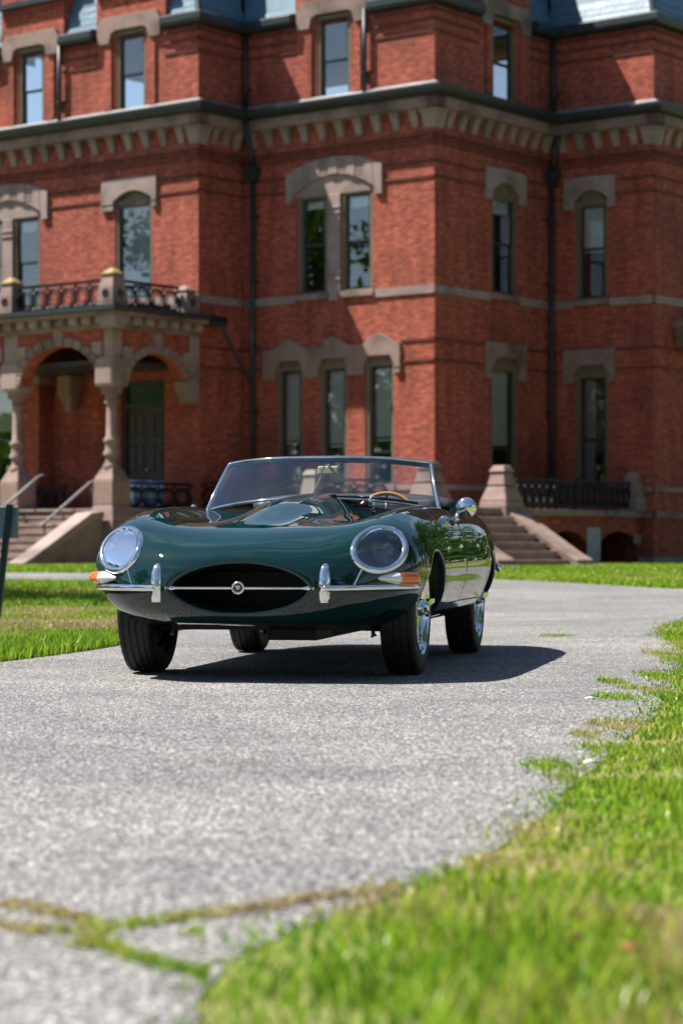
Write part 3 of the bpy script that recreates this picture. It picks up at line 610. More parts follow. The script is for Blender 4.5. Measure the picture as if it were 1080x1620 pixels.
def bracket_poly(F, c, w, big=False):
    mb = MB(); prof = [(.0, 10.20), (-.07, 10.215), (-.09, 10.32), (-.13, 10.44), (-.16, 10.47), (-.16, 10.52), (.0, 10.52)]
    vs = [F.p(c - w / 2 * (.82 if z < 10.4 else 1.0), z, d) for d, z in prof] + [F.p(c + w / 2 * (.82 if z < 10.4 else 1.0), z, d) for d, z in prof]; n = len(prof)
    mb.add(vs, [tuple(range(n)), tuple(range(2 * n - 1, n - 1, -1))] + [(i, n + i, n + (i + 1) % n, (i + 1) % n) for i in range(n)])
    fbox(mb, F, c - w * .60, c + w * .60, 10.52, 10.60, -.19, 0)
    mb.build('bracket', M['palestone'], bld)
for F, s0, s1 in ((ML, AI + .30, -.50), (LF, -15.0, AI - .48), (MR, .50, BI - .35), (WR, .35, AR - .50)):
    n = int(round((s1 - s0) / .545))
    for i in range(n + 1): bracket_poly(F, s0 + (s1 - s0) * i / n, .21)
for i in range(3): bracket_poly(LS, BL + .50 + .42 * i, .20)
for i in range(6): bracket_poly(RS, BI + .50 + .545 * i, .23)
for ca, cb in ((0, 0), (AI, BL), (AR, BI)):
    mb = MB(); mb.frustum(ca - .06, cb + .06, .15, 10.16, .22, 10.52); mb.box(ca - .30, ca + .20, cb - .20, cb + .30, 10.52, 10.598); mb.build('corner_bracket', M['palestone'], bld)

# attic: eave, mansard with slates, window bays that break the eave
def eave(F, s0, s1, e0, e1, cuts=()):
    prof = [(.05, EAVE), (-.20, EAVE + .03), (-.24, EAVE + .10), (-.24, EAVE + .24), (-.16, EAVE + .30), (.10, EAVE + .32)]
    cur = s0; segs = []
    for a, b in cuts: segs.append((cur, a, e0 if cur == s0 else 0, 0)); cur = b
    segs.append((cur, s1, e0 if cur == s0 else 0, e1))
    for a, b, x0, x1 in segs:
        if b - a < .1: continue
        n = len(prof); vs = [F.p(a + (-d) * x0, z, d) for d, z in prof] + [F.p(b + (-d) * x1, z, d) for d, z in prof]
        mb = MB(); mb.add(vs, [(i, (i + 1) % n, n + (i + 1) % n, n + i) for i in range(n)] + [tuple(range(n)), tuple(range(2 * n - 1, n - 1, -1))]); mb.build('eave_gutter', M['gutter'], bld)
bays = {'ML': (-4.02, -1.76), 'LF1': (-8.87, -6.63), 'LF2': (-12.15, -9.98), 'MR': (1.73, 3.97)}
eave(ML, AI, 0, 1, 1, [bays['ML']]); eave(LS, BL, 0, -1, -1); eave(LF, -18, AI, 0, 1, [bays['LF2'], bays['LF1']]); eave(MR, 0, BI, -1, -1, [bays['MR']]); eave(WR, 0, AR, 1, 1); eave(RS, BI, 13, -1, 0)
roof = empty('mansard_roof', bld)
ROOF_T, LEAN = 17.0, 1.15                                       # the slates lean back 1.15 m over their height
def roof_deck(F, s0, s1, e0, e1):
    vs = [F.p(s0, EAVE + .30, .06), F.p(s1, EAVE + .30, .06), F.p(s1 - LEAN * e1, ROOF_T, .06 + LEAN), F.p(s0 + LEAN * e0, ROOF_T, .06 + LEAN)]
    mb = MB(); mb.add(vs, [(0, 1, 2, 3)]); mb.build('roof_deck', M['slate'], roof)
for a in ((ML, AI, 0, -1, 1), (LS, BL, 0, 1, -1), (LF, -18, AI, 0, 1), (MR, 0, BI, 1, -1), (WR, 0, AR, -1, 1), (RS, BI, 13, 1, 0)): roof_deck(*a)
mb = MB(); mb.box(-18, AR - LEAN, BI + LEAN, 14, ROOF_T - .05, ROOF_T); mb.box(-18, -LEAN, LEAN, BI + LEAN, ROOF_T - .05, ROOF_T); mb.box(-18, AI - LEAN, BL + LEAN, LEAN, ROOF_T - .05, ROOF_T); mb.build('roof_top', M['lead'], roof)
slate_me = {}
def slates(F, s0, s1, e0, e1, zmax, skip=()):
    rows_n = int((zmax - EAVE - .3) / .17); k = LEAN / (ROOF_T - EAVE - .3); tilt = math.atan(k)
    for r in range(rows_n):
        z = EAVE + .30 + .17 * r; d = .06 + k * (.17 * r); w = .40
        a0, a1 = s0 + e0 * d, s1 - e1 * d; u = a0 - (w / 2 if r % 2 else 0)
        while u < a1:
            ua, ub = max(u, a0), min(u + w, a1); u += w
            if ub - ua < .06 or any(c0 < (ua + ub) / 2 < c1 for c0, c1 in skip): continue
            key = round(ub - ua, 2)
            if key not in slate_me:
                q = MB(); q.box(.004, key - .004, -.030, -.016, 0, .172); slate_me[key] = q.build('slate', M['slate'], roof); o = slate_me[key]
            else: o = share(slate_me[key], 'slate', roof)
            p = F.p(ua, z, d - .004); o.location = p; o.rotation_euler = (-tilt - .05 + rng.normal(0, .012), rng.normal(0, .006), 0) if F.rz == 0 else (0, 0, 0)
            if F.rz: o.rotation_euler = Matrix.Rotation(R(90), 4, 'Z').to_euler(); o.rotation_euler = (Matrix.Rotation(R(90), 4, 'Z') @ Matrix.Rotation(-tilt - .05, 4, 'X')).to_euler()
slates(WR, 0, AR, -1, 1, 13.95); slates(RS, BI, 8.2, 1, 0, 13.95); slates(LF, -12.9, AI, 0, 1, 14.35, [bays['LF1'], bays['LF2']]); slates(LS, BL, 0, 1, -1, 13.7); slates(ML, AI, -4.0, -1, 0, 13.6); slates(MR, 3.97, BI, 0, -1, 13.7)
for ca, cb in ((AR, BI), (AI, BL)):
    MB().tube([(ca - .05, cb + .05, EAVE + .30), (ca - LEAN - .05, cb + LEAN + .05, ROOF_T)], .07, 8).build('hip_roll', M['gutter'], roof)
def bay(F, s0, s1, win, zt=15.3):
    a, b, z0, z1 = win
    wall(F, s0, s1, EAVE - .02, zt, [(a, b, EAVE - .02, z1)], 'bay_wall')
    for s_ in (s0, s1):
        mb = MB(); mb.add([F.p(s_, EAVE, 0), F.p(s_, EAVE, 1.2), F.p(s_, zt, 1.2), F.p(s_, zt, 0)], [(0, 1, 2, 3)]); mb.build('bay_cheek', M['brick'], bld)
    # flat pilasters that carry the bay down to the ledge
    for q0, q1 in ((s0 + .30, a - .12), (b + .12, s1 - .30)):
        mb = MB(); fbox(mb, F, q0, q1, 11.24, EAVE, -.055, .0); mb.build('pilaster', M['brick'], bld)
    poly = [(s0 + .10, z1 - .30), (a - .16, z1 - .30), (a - .10, z1 - .06), (a, z1 - .02), (a, z1 + .0), (b, z1), (b, z1 - .02), (b + .10, z1 - .06), (b + .16, z1 - .30), (s1 - .10, z1 - .30), (s1 - .10, z1 + .12), (s1 - .22, z1 + .34), (s0 + .22, z1 + .34), (s0 + .10, z1 + .12)]
    mb = MB(); fprism(mb, F, poly, -.10, .10); bevel(mb.build('lintel', M['brownstone'], bld), .02)
    mb = MB(); fbox(mb, F, s0 - .06, s1 + .06, z1 + 1.02, z1 + 1.14, -.14, .1); mb.build('bay_cornice', M['gutter'], bld)
    n = 16
    for i in range(n):
        mb = MB(); u = s0 + .08 + (s1 - s0 - .16) * (i + .25) / n; fbox(mb, F, u, u + .07, z1 + .84, z1 + 1.0, -.05, .0); mb.build('dentil', M['brick'], bld)
    mb = MB(); vs = [F.p(s0 - .1, zt, -.15), F.p(s1 + .1, zt, -.15), F.p(s1 + .1, zt + .1, 1.5), F.p(s0 - .1, zt + .1, 1.5)]; mb.add(vs, [(0, 1, 2, 3)]); mb.build('bay_roof', M['gutter'], bld)
bay(ML, *bays['ML'], W_ML3[0]); bay(LF, *bays['LF1'], W_L3[0]); bay(LF, *bays['LF2'], W_L3[1]); bay(MR, *bays['MR'], W_MR3[0])

# downpipes with hoppers and brackets
def downpipe(F, s, z0, z1, hopper=None, d=-.11, r=.055):
    q = empty('downpipe', bld); x, y, _ = F.p(s, 0, d)
    MB().lathe(x, y, [(r, z0), (r, z1)], 14).build('pipe', M['gutter'], q, True)
    z = z0 + .5
    while z < z1 - .3:
        mb = MB(); mb.lathe(x, y, [(r + .012, z), (r + .016, z + .02), (r + .012, z + .06)], 14); mb.build('collar', M['gutter'], q)
        mb = MB(); fbox(mb, F, s - .14, s + .14, z + .02, z + .05, d + .03, 0); mb.build('pipe_clip', M['gutter'], q); z += 1.55
    if hopper:
        mb = MB(); mb.frustum(x, y, .08, hopper - .35, .17, hopper - .12); mb.frustum(x, y, .18, hopper - .12, .18, hopper); mb.build('hopper', M['gutter'], q)
        MB().tube([(x, y, hopper - .05), F.p(s, 10.35, -.25), F.p(s, 10.86, -.42)], .06, 10).build('swan_neck', M['gutter'], q, True)
downpipe(ML, -5.24, .3, 9.5, 9.75); downpipe(MR, 4.74, .3, 9.5, 9.75)
downpipe(ML, -5.46, 11.1, 13.0); downpipe(ML, -1.90, 11.1, 13.1); downpipe(LF, -10.02, 11.1, 13.1); downpipe(WR, .12, 11.1, 13.0)

# ------------------------------------------------------------------ railings (rings between two rails)
def railing(parent, p0, p1, z0, z1, pitch=.235, knobs=True):
    """p0, p1 in building (a, b)"""
    rl = empty('railing', parent); a, b = Vector((p0[0], p0[1], 0)), Vector((p1[0], p1[1], 0)); L = (b - a).length; dr = (b - a).normalized()
    n = max(2, int(round(L / pitch))); st = L / n; mid = (z0 + z1) / 2
    for nm, z, w, h in (('top_rail', z1, .06, .06), ('lower_rail', z0 + .05, .04, .045), ('upper_rail', z1 - .10, .015, .02)):
        nrm = Vector((-dr.y, dr.x, 0)); vs = []
        for p in (a, b):
            for s_, q in ((-1, -1), (1, -1), (1, 1), (-1, 1)): vs.append(p + nrm * (w / 2 * s_) + Vector((0, 0, z + q * h / 2)))
        MB().add(vs, [(0, 1, 5, 4), (1, 2, 6, 5), (2, 3, 7, 6), (3, 0, 4, 7), (0, 3, 2, 1), (4, 5, 6, 7)]).build(nm, M['iron'], rl)
    src = None; hh = (z1 - .11 - z0 - .065) / 2; ang = math.atan2(dr.y, dr.x); zc = z0 + .065 + hh
    key = (round(st, 3), round(hh, 3))
    if key not in railing.cache:
        q = MB(); q.tube([(st * .50 * math.cos(2 * math.pi * i / 24), 0, hh * math.sin(2 * math.pi * i / 24)) for i in range(24)], .034, 6, True)
        q.tube([(st * .30 * math.cos(2 * math.pi * i / 20), 0, hh * .66 * math.sin(2 * math.pi * i / 20)) for i in range(20)], .018, 5, True)
        railing.cache[key] = (q.v, q.f)
    first = None
    for i in range(n):
        p = a + dr * (st * (i + .5))
        if first is None: first = mesh_obj('ring', *railing.cache[key], M['iron'], rl, True, False); o = first
        else: o = share(first, 'ring', rl)
        o.location = (p.x, p.y, zc); o.rotation_euler = (0, 0, ang)
    mb = MB()
    for i in range(n + 1):
        p = a + dr * (st * i); mb.lathe(p.x, p.y, [(.012, z1 - .11), (.03, z1 - .06), (.012, z1 - .01)], 6); mb.lathe(p.x, p.y, [(.012, z0), (.014, z0 + .06)], 6); mb.lathe(p.x, p.y, [(.006, zc - .045), (.034, zc), (.006, zc + .045)], 6)
    tag(mb.build('knobs', M['iron'], rl, True), kind='stuff')
    return rl
railing.cache = {}

# ------------------------------------------------------------------ entrance porch on the left
por = empty('entrance_porch', None, BLD_LOC, BLD_RZ)
tag(por, 'stone and brick entrance porch with arches, balcony and steps at the left', 'porch')
PF = FaceB(-4.59); PS = FaceA(AI); PT = .34; FLOOR = 1.5
mb = MB(); mb.box(-13.2, AI, -4.59, BL - .004, -.3, FLOOR); mb.build('porch_base', M['brownstone'], por)
mb = MB(); mb.box(-13.25, AI + .05, -4.64, BL - .006, FLOOR, FLOOR + .05); mb.build('porch_floor', M['palestone'], por)
def arch_wall(F, s0, s1, a0, a1, zs, rise, z1, d0, d1):
    n = 22; A = [(a0 + (a1 - a0) * .5 * (1 - math.cos(math.pi * i / n)), zs + rise * math.sin(math.pi * i / n)) for i in range(n + 1)]
    poly = [(s0, zs)] + A + [(s1, zs), (s1, z1), (s0, z1)]
    mb = MB(); fprism(mb, F, poly, d0, d1); mb.build('arch_wall', M['brick'], por)
    nv = 13                                                     # arch stones
    for i in range(nv):
        t0, t1 = math.pi * i / nv + .012, math.pi * (i + 1) / nv - .012; c, w = (a0 + a1) / 2, (a1 - a0) / 2; P = []
        for q in range(4): t = t0 + (t1 - t0) * q / 3; P.append((c - w * math.cos(t), zs + rise * math.sin(t)))
        for q in range(4): t = t1 + (t0 - t1) * q / 3; P.append((c - (w + .24) * math.cos(t), zs + (rise + .20) * math.sin(t)))
        mb = MB(); fprism(mb, F, P[::-1], d0 - .045, d0 + .15); bevel(mb.build('arch_stone', M['brownstone'], por), .015, 1)
    for t in (math.pi * .22, math.pi * .5, math.pi * .78):      # raised keystone blocks
        c, w = (a0 + a1) / 2, (a1 - a0) / 2; cs, cz = c - (w + .34) * math.cos(t), zs + (rise + .34) * math.sin(t)
        mb = MB(); fbox(mb, F, cs - .15, cs + .15, cz - .16, cz + .14, d0 - .03, d0 + .1); bevel(mb.build('key_block', M['palestone'], por), .02, 1)
ZW = 5.60
arch_wall(PF, -8.62, AI - .30, -8.50, AI - .48, 4.42, .86, ZW, .0, PT)
arch_wall(PF, -12.4, -9.10, -12.0, -9.22, 4.42, .86, ZW, .0, PT)
arch_wall(PS, -4.25, BL - .005, -4.08, BL - .42, 4.40, .72, ZW, .0, PT)
def column(ca, cb):
    q = empty('column', por)
    mb = MB(); mb.frustum(ca, cb, .46, -.2, .46, .55); mb.frustum(ca, cb, .46, .55, .40, 1.25); mb.frustum(ca, cb, .40, 1.25, .30, 1.62); mb.frustum(ca, cb, .30, 1.62, .30, 2.18); mb.frustum(ca, cb, .30, 2.18, .17, 2.46)
    bevel(mb.build('pedestal', M['brownstone'], q), .02)
    mb = MB(); mb.lathe(ca, cb, [(.20, 2.44), (.21, 2.50), (.18, 2.55), (.14, 2.60), (.14, 2.72), (.19, 2.76), (.19, 2.82), (.15, 2.88), (.15, 3.02), (.185, 3.06), (.185, 3.12), (.128, 3.17), (.115, 3.9), (.16, 3.93), (.16, 3.99), (.13, 4.03), (.15, 4.12), (.23, 4.24), (.25, 4.30)], 24)
    autosmooth(mb.build('shaft', M['brownstone'], q), 50)
    mb = MB()
    for k in range(12): t = 2 * math.pi * k / 12; mb.frustum(ca + .20 * math.cos(t), cb + .20 * math.sin(t), .02, 4.14, .042, 4.30)
    mb.build('capital_leaves', M['brownstone'], q)
    mb = MB(); mb.box(ca - .29, ca + .29, cb - .29, cb + .29, 4.30, 4.98); o = bevel(mb.build('impost_block', M['palestone'], q), .08, 3)
    mb = MB(); mb.box(ca - .22, ca + .22, cb - .22, cb + .22, 4.98, ZW); mb.build('upper_block', M['palestone'], q)
for ca in (AI - .26, -8.86, -12.2): column(ca, -4.59 + .24)
mb = MB(); fbox(mb, PS, BL - .34, BL - .006, 4.05, ZW + .02, -.035, .0); mb.build('corner_strip', M['palestone'], por)
for F, s_, d_ in ((PS, BL - .40, .02), ):
    mb = MB(); fprism(mb, F, [(s_ + .39, 4.05), (s_ + .39, 4.55), (s_ - .10, 4.55), (s_ - .06, 4.35), (s_ + .06, 4.2), (s_ + .10, 4.05)], .0 - .05, .34); bevel(mb.build('corbel', M['brownstone'], por), .03)
mb = MB(); mb.frustum(-9.55, BL - .22, .08, 3.98, .20, 4.35); mb.box(-9.76, -9.34, BL - .45, BL - .004, 4.35, 4.87); bevel(mb.build('corbel', M['brownstone'], por), .03)
# entablature
mb = MB(); mb.box(-13.2, AI + .06, -4.65, BL - .01, ZW, 5.70); mb.build('frieze', M['brownstone'], por)
i = 0; u = AI - .20
while u > -12.6:
    mb = MB(); fbox(mb, PF, u - .12, u + .12, 5.70, 5.88, -.24, .0); mb.build('dentil_block', M['palestone'], por); u -= .42
u = -4.42
while u < BL + .1:
    mb = MB(); fbox(mb, PS, u - .12, u + .12, 5.70, 5.88, -.24, .0); mb.build('dentil_block', M['palestone'], por); u += .42
mb = MB(); mb.box(AI - .10, AI + .28, -4.87, -4.49, 5.62, 5.885); mb.build('corner_dentil', M['palestone'], por)
mb = MB(); mb.box(-13.2, AI, -4.585, BL - .01, 5.70, 5.882); mb.build('frieze_back', M['brownstone'], por)
mb = MB(); mb.box(-13.3, AI + .34, -4.93, BL - .012, 5.885, 5.98); mb.build('cornice_slab', M['brownstone'], por)
mb = MB(); mb.box(-13.3, AI + .44, -5.03, BL + .55, 5.985, 6.09)
o = mb.build('deck_edge', M['gutter'], por)
o.data.vertices.foreach_set("co", [c for v in o.data.vertices for c in (v.co.x, min(v.co.y, BL - .012) if v.co.x < AI + .1 else v.co.y, v.co.z)])
mb = MB(); mb.box(AI + .006, AI + .44, BL - .012, BL + .55, 5.885, 6.088); mb.build('deck_return', M['gutter'], por)
# balcony piers and rails
def bpier(ca, cb, h=.72, lich=True):
    q = empty('balcony_pier', por); z = 6.092
    mb = MB(); mb.frustum(ca, cb, .25, z, .25, z + .10); mb.frustum(ca, cb, .25, z + .10, .23, z + .42); mb.frustum(ca, cb, .23, z + .42, .16, z + h); bevel(mb.build('pier_block', M['brownstone'], q), .015)
    mb = MB(); mb.frustum(ca, cb, .20, z + h, .20, z + h + .05); mb.frustum(ca, cb, .18, z + h + .05, .05, z + h + .17); bevel(mb.build('pier_cap', M['lichen'] if lich else M['brownstone'], q), .02)
    for F, s_ in ((FaceB(cb - .243), ca), (FaceA(ca + .243), cb)):
        mb = MB(); pts = [F.p(s_ + .085 * math.cos(2 * math.pi * i / 20), z + .30 + .085 * math.sin(2 * math.pi * i / 20), 0) for i in range(20)]; mb.tube(pts, .014, 5, True)
        for t in (0.25, 0.75, 1.25, 1.75): mb.tube([F.p(s_, z + .30, 0), F.p(s_ + .075 * math.cos(t * math.pi), z + .30 + .075 * math.sin(t * math.pi), 0)], .012, 5)
        mb.build('carved_rosette', M['iron'], q)
bpier(AI - .14, -4.45); bpier(-8.95, -4.45); bpier(-12.6, -4.45); bpier(AI - .14, BL - .30, .55, False)
railing(por, (-8.70, -4.45), (AI - .40, -4.45), 6.12, 6.72, .47); railing(por, (-12.3, -4.45), (-9.2, -4.45), 6.12, 6.72, .47); railing(por, (AI - .14, -4.18), (AI - .14, BL - .56), 6.12, 6.72, .46)
# porch rails at floor level
railing(por, (AI - .20, -3.98), (AI - .20, BL - .05), FLOOR + .06, 2.14, .52); railing(por, (-11.9, -2.3), (-9.3, -2.3), FLOOR + .06, 2.16, .38)
# door
dr = empty('door', por); a, b, c, d = DOOR
mb = MB(); fbox(mb, LF, a, a + .10, c, d, .08, .24); fbox(mb, LF, b - .10, b, c, d, .08, .24); fbox(mb, LF, a + .10, b - .10, d - .10, d, .08, .24); fbox(mb, LF, a + .10, b - .10, 4.02, 4.12, .08, .24); mb.build('door_frame', M['door'], dr)
mb = MB(); fbox(mb, LF, a + .10, b - .10, 4.12, d - .10, .16, .18); mb.build('transom_pane', plain('green_transom', (.02, .045, .012), rough=.1), dr)
m_ = (a + b) / 2
for u0, u1 in ((a + .10, m_ - .006), (m_ + .006, b - .10)):
    mb = MB(); fbox(mb, LF, u0, u1, c, 4.02, .15, .20); mb.build('door_leaf', M['door'], dr)
    for z0, z1 in ((1.75, 2.35), (2.5, 3.15), (3.3, 3.85)):
        for w0, w1 in ((u0 + .08, (u0 + u1) / 2 - .03), ((u0 + u1) / 2 + .03, u1 - .08)):
            mb = MB(); fbox(mb, LF, w0, w1, z0, z1, .125, .15); bevel(mb.build('door_panel', M['door'], dr), .02)
mb = MB(); mb.lathe(m_ + .05, BL + .10, [(.0, 2.50), (.03, 2.51), (.03, 2.56), (.0, 2.57)], 10); mb.build('door_knob', M['brass_reflect'], dr)
mb = MB(); mb.box(-10.62, -10.30, BL - .55, BL - .003, FLOOR, 4.7); mb.build('brick_pier', M['brick'], por)
mb = MB(); mb.box(-10.68, -10.24, BL - .60, BL - .002, 4.7, 4.9); mb.build('pier_cap_stone', M['brownstone'], por)
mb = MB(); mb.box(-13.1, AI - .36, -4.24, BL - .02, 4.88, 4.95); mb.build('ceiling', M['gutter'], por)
# front steps with sloped cheek walls
NST, Z0 = 8, .10; rise = (FLOOR + .05 - Z0) / NST
for i in range(NST):
    mb = MB(); b0 = -4.645 - .29 * i; mb.box(-8.40, AI - .58, b0 - .31, b0 - .001, -.2, FLOOR + .05 - rise * (i + 1) + .0001 * i); bevel(mb.build('step', M['brownstone'], por), .018)
    mb = MB(); mb.box(-8.39, AI - .59, b0 - .33, b0 - .02, FLOOR + .05 - rise * (i + 1) - .03, FLOOR + .05 - rise * (i + 1) + .012); mb.build('step_nosing', M['palestone'], por)
for c0, c1 in ((AI - .57, AI - .06), (-9.05, -8.41)):
    F = FaceA(c1); mb = MB(); fprism(mb, F, [(-7.05, -.2), (-4.8, -.2), (-4.8, 1.36), (-5.15, 1.30), (-6.95, .32), (-7.05, .30)], 0.05, c1 - c0 - .05); mb.build('cheek_wall', M['brownstone'], por)
    mb = MB(); fprism(mb, F, [(-7.30, .16), (-7.05, .24), (-5.15, 1.26), (-4.8, 1.32), (-4.8, 1.48), (-5.2, 1.44), (-7.02, .46), (-7.30, .34)], 0, c1 - c0); bevel(mb.build('cheek_coping', M['palestone'], por), .025)
    mb = MB(); fprism(mb, F, [(-7.42, -.2), (-7.02, -.2), (-7.02, .22), (-7.30, .18), (-7.42, .05)], -.02, c1 - c0 + .02); mb.build('cheek_foot', M['brownstone'], por)
hr = empty('handrail', por)
for ha in (-6.86, ):
    MB().tube([(ha, -3.7, 2.22), (ha, -4.0, 2.16), (ha, -5.55, 1.18), (ha, -5.62, 1.13)], .035, 8).build('rail', M['lead'], hr, True)
    mb = MB()
    for bb, zt in ((-5.50, 1.21), (-3.95, 2.14)): mb.tube([(ha, bb, zt - 1.0), (ha, bb, zt)], .022, 8)
    mb.build('rail_posts', M['iron'], hr, True)
hr2 = empty('handrail', por)
MB().tube([(-8.25, -4.1, 2.36), (-8.25, -4.3, 2.30), (-8.25, -5.7, 1.40)], .035, 8).build('rail', M['lead'], hr2, True)
MB().tube([(-8.25, -5.6, .5), (-8.25, -5.6, 1.44)], .022, 8).build('rail_posts', M['iron'], hr2, True)
MB().tube([(AI + .42, BL + .30, 5.93), (AI + .42, BL + .42, 5.75), (AI + .36, -.20, 4.6), (AI + .36, -.12, 4.55)], .04, 8).build('waste_pipe', M['gutter'], por, True)

# ------------------------------------------------------------------ terrace in the middle, with its railing (mostly behind the car)
ter = empty('side_terrace', None, BLD_LOC, BLD_RZ)
tag(ter, 'raised brick terrace with iron railing behind the car', 'terrace')
mb = MB(); mb.box(AI + .01, -.02, BL, -.01, -.3, 1.46); mb.build('terrace_base', M['brick'], ter)
mb = MB(); mb.box(AI + .012, .0, BL - .06, -.008, 1.462, 1.56); mb.build('terrace_slab', M['brownstone'], ter)
railing(ter, (AI + .1, BL + .05), (-2.45, BL + .05), 1.60, 2.17, .48); railing(ter, (-1.95, BL + .05), (-.15, BL + .05), 1.60, 2.17, .48)
mb = MB(); mb.frustum(-2.2, BL + .05, .26, 1.56, .26, 1.72); mb.frustum(-2.2, BL + .05, .24, 1.72, .16, 2.30); mb.frustum(-2.2, BL + .05, .20, 2.30, .12, 2.42); bevel(mb.build('stone_pier', M['palestone'], ter), .015)

# ------------------------------------------------------------------ right terrace with steps
rt = empty('right_terrace', None, BLD_LOC, BLD_RZ)
tag(rt, 'brick and stone terrace with railing, arches and steps at the right', 'terrace')
AF = 2.50; FQ = FaceA(AF); GZ = .24
def arch_hole_wall(F, s0, s1, z0, z1, holes, d=.35):
    """front wall with semi-elliptic openings: built strip by strip so the openings stay real"""
    mb = MB(); cur = s0
    for a0, a1, zs, rise in holes:
        n = 16; A = [(a0 + (a1 - a0) * .5 * (1 - math.cos(math.pi * i / n)), zs + rise * math.sin(math.pi * i / n)) for i in range(n + 1)]
        fprism(mb, F, [(cur, z0), (a0, z0), (a0, z1), (cur, z1)], 0, d); fprism(mb, F, [(a0, z1)] + [(a0, zs)] + A[1:-1] + [(a1, zs), (a1, z1)], .0, d); cur = a1
    fprism(mb, F, [(cur, z0), (s1, z0), (s1, z1), (cur, z1)], 0, d)
    return mb
arch_hole_wall(FQ, -.40, BI - .005, -.2, 1.36, [(.75, 2.45, .62, .42), (2.95, 4.75, .60, .44)]).build('front_wall', M['brick'], rt)
for a0, a1, zs, rise in ((.75, 2.45, .62, .42), (2.95, 4.75, .60, .44)):
    nv = 17; c, w = (a0 + a1) / 2, (a1 - a0) / 2
    for i in range(nv):
        t0, t1 = math.pi * i / nv + .01, math.pi * (i + 1) / nv - .01
        P = [(c - w * math.cos(t), zs + rise * math.sin(t)) for t in (t0, t1)] + [(c - (w + .2) * math.cos(t), zs + (rise + .18) * math.sin(t)) for t in (t1, t0)]
        mb = MB(); fprism(mb, FQ, P[::-1], -.02, .1); mb.build('arch_brick', M['brick'], rt)
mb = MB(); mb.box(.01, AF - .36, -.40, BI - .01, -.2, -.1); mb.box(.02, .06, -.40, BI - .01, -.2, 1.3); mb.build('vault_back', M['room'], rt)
mb = MB(); mb.box(.005, AF + .10, -4.05, BI - .006, 1.362, 1.52); bevel(mb.build('terrace_slab', M['brownstone'], rt), .02)
mb = MB(); mb.box(.3, AF - .05, -4.0, -.42, -.3, 1.36); mb.build('stair_block', M['brick'], rt)
mb = MB(); fbox(mb, FQ, 2.42, 3.0, .24, 1.12, -.035, -.022); mb.build('grey_board', M['asphaltpaint'], rt)
for s0, s1 in ((4.55, 4.90), (2.55, 2.85)):
    mb = MB(); fbox(mb, FQ, s0, s1, .75, .98, -.03, .02); bevel(mb.build('impost_stone', M['palestone'], rt), .012, 1)
mb = MB(); fbox(mb, FQ, 4.76, BI - .006, -.2, .45, -.03, .02); mb.build('plinth_stone', M['palestone'], rt)
mb = MB(); fbox(mb, RS, BI + .0, 13, -.2, .44, -.05, .0); fbox(mb, WR, AF + .01, AR + .05, -.2, .44, -.05, .0); mb.build('plinth', M['palestone'], rt)
railing(rt, (AF - .10, -.30), (AF - .10, 2.1), 1.56, 2.17, .29); railing(rt, (AF - .10, 2.2), (AF - .10, BI - .42), 1.56, 2.17, .27)
mb = MB(); mb.lathe(AF - .10, 2.15, [(.05, 1.52), (.05, 2.2), (.03, 2.24)], 10); mb.build('railing_post', M['iron'], rt)
def tpier(ca, cb, big):
    q = empty('stone_pier', rt); r = .235 if big else .20
    mb = MB()
    if big: mb.frustum(ca, cb, r + .13, .9, r + .13, 1.50); mb.frustum(ca, cb, r + .13, 1.50, r + .11, 1.66); mb.frustum(ca, cb, r + .11, 1.66, r, 1.98); mb.frustum(ca, cb, r, 2.0, r - .06, 2.28)
    else: mb.frustum(ca, cb, r + .06, 1.52, r + .06, 1.70); mb.frustum(ca, cb, r + .06, 1.70, r, 1.85); mb.frustum(ca, cb, r, 1.85, r - .03, 2.30)
    bevel(mb.build('pier_block', M['brownstone'], q), .03)
    mb = MB(); mb.frustum(ca, cb, r - .02, 2.30, r - .10, 2.44); bevel(mb.build('pier_cap', M['brownstone'], q), .02)
tpier(AF - .12, -.85, True); tpier(AF - .12, -3.55, True); tpier(AF - .10, BI - .22, False)
NS2 = 7; r2 = (1.50 - .22) / NS2
for i in range(NS2):
    mb = MB(); a0 = AF + .11 + .28 * i; mb.box(a0, a0 + .31, -3.46, -1.18, -.3, 1.50 - r2 * (i + 1) + .0002 * i); bevel(mb.build('step', M['brownstone'], rt), .02)
for b0, b1 in ((-1.16, -.50), (-4.14, -3.48)):
    F = FaceB(b0); mb = MB(); fprism(mb, F, [(AF + .11, -.3), (4.25, -.3), (4.25, .40), (AF + .11, 1.30)], .06, b1 - b0 - .06); mb.build('cheek_wall', M['brownstone'], rt)
    mb = MB(); fprism(mb, F, [(AF + .11, 1.26), (AF + .3, 1.20), (4.15, .36), (4.50, .24), (4.50, .40), (4.2, .55), (AF + .35, 1.40), (AF + .11, 1.44)], 0, b1 - b0); bevel(mb.build('cheek_coping', M['brownstone'], rt), .03)
    mb = MB(); fprism(mb, F, [(4.1, -.3), (4.72, -.3), (4.72, .22), (4.5, .32), (4.1, .32)], -.02, b1 - b0 + .02); bevel(mb.build('cheek_foot', M['brownstone'], rt), .03)

# doorway hood on the far right wall
hd = empty('door_hood', bld)
mb = MB(); mb.box(AR + .003, AR + .70, BI + .9, BI + 2.6, 5.9, 6.08); mb.box(AR + .003, AR + .55, BI + 1.0, BI + 2.5, 5.72, 5.9); mb.build('hood_slab', M['brownstone'], hd)
for q in range(5):
    mb = MB(); mb.box(AR + .003, AR + .45, BI + 1.05 + .3 * q, BI + 1.2 + .3 * q, 5.45, 5.72); mb.build('hood_bracket', M['brownstone'], hd)

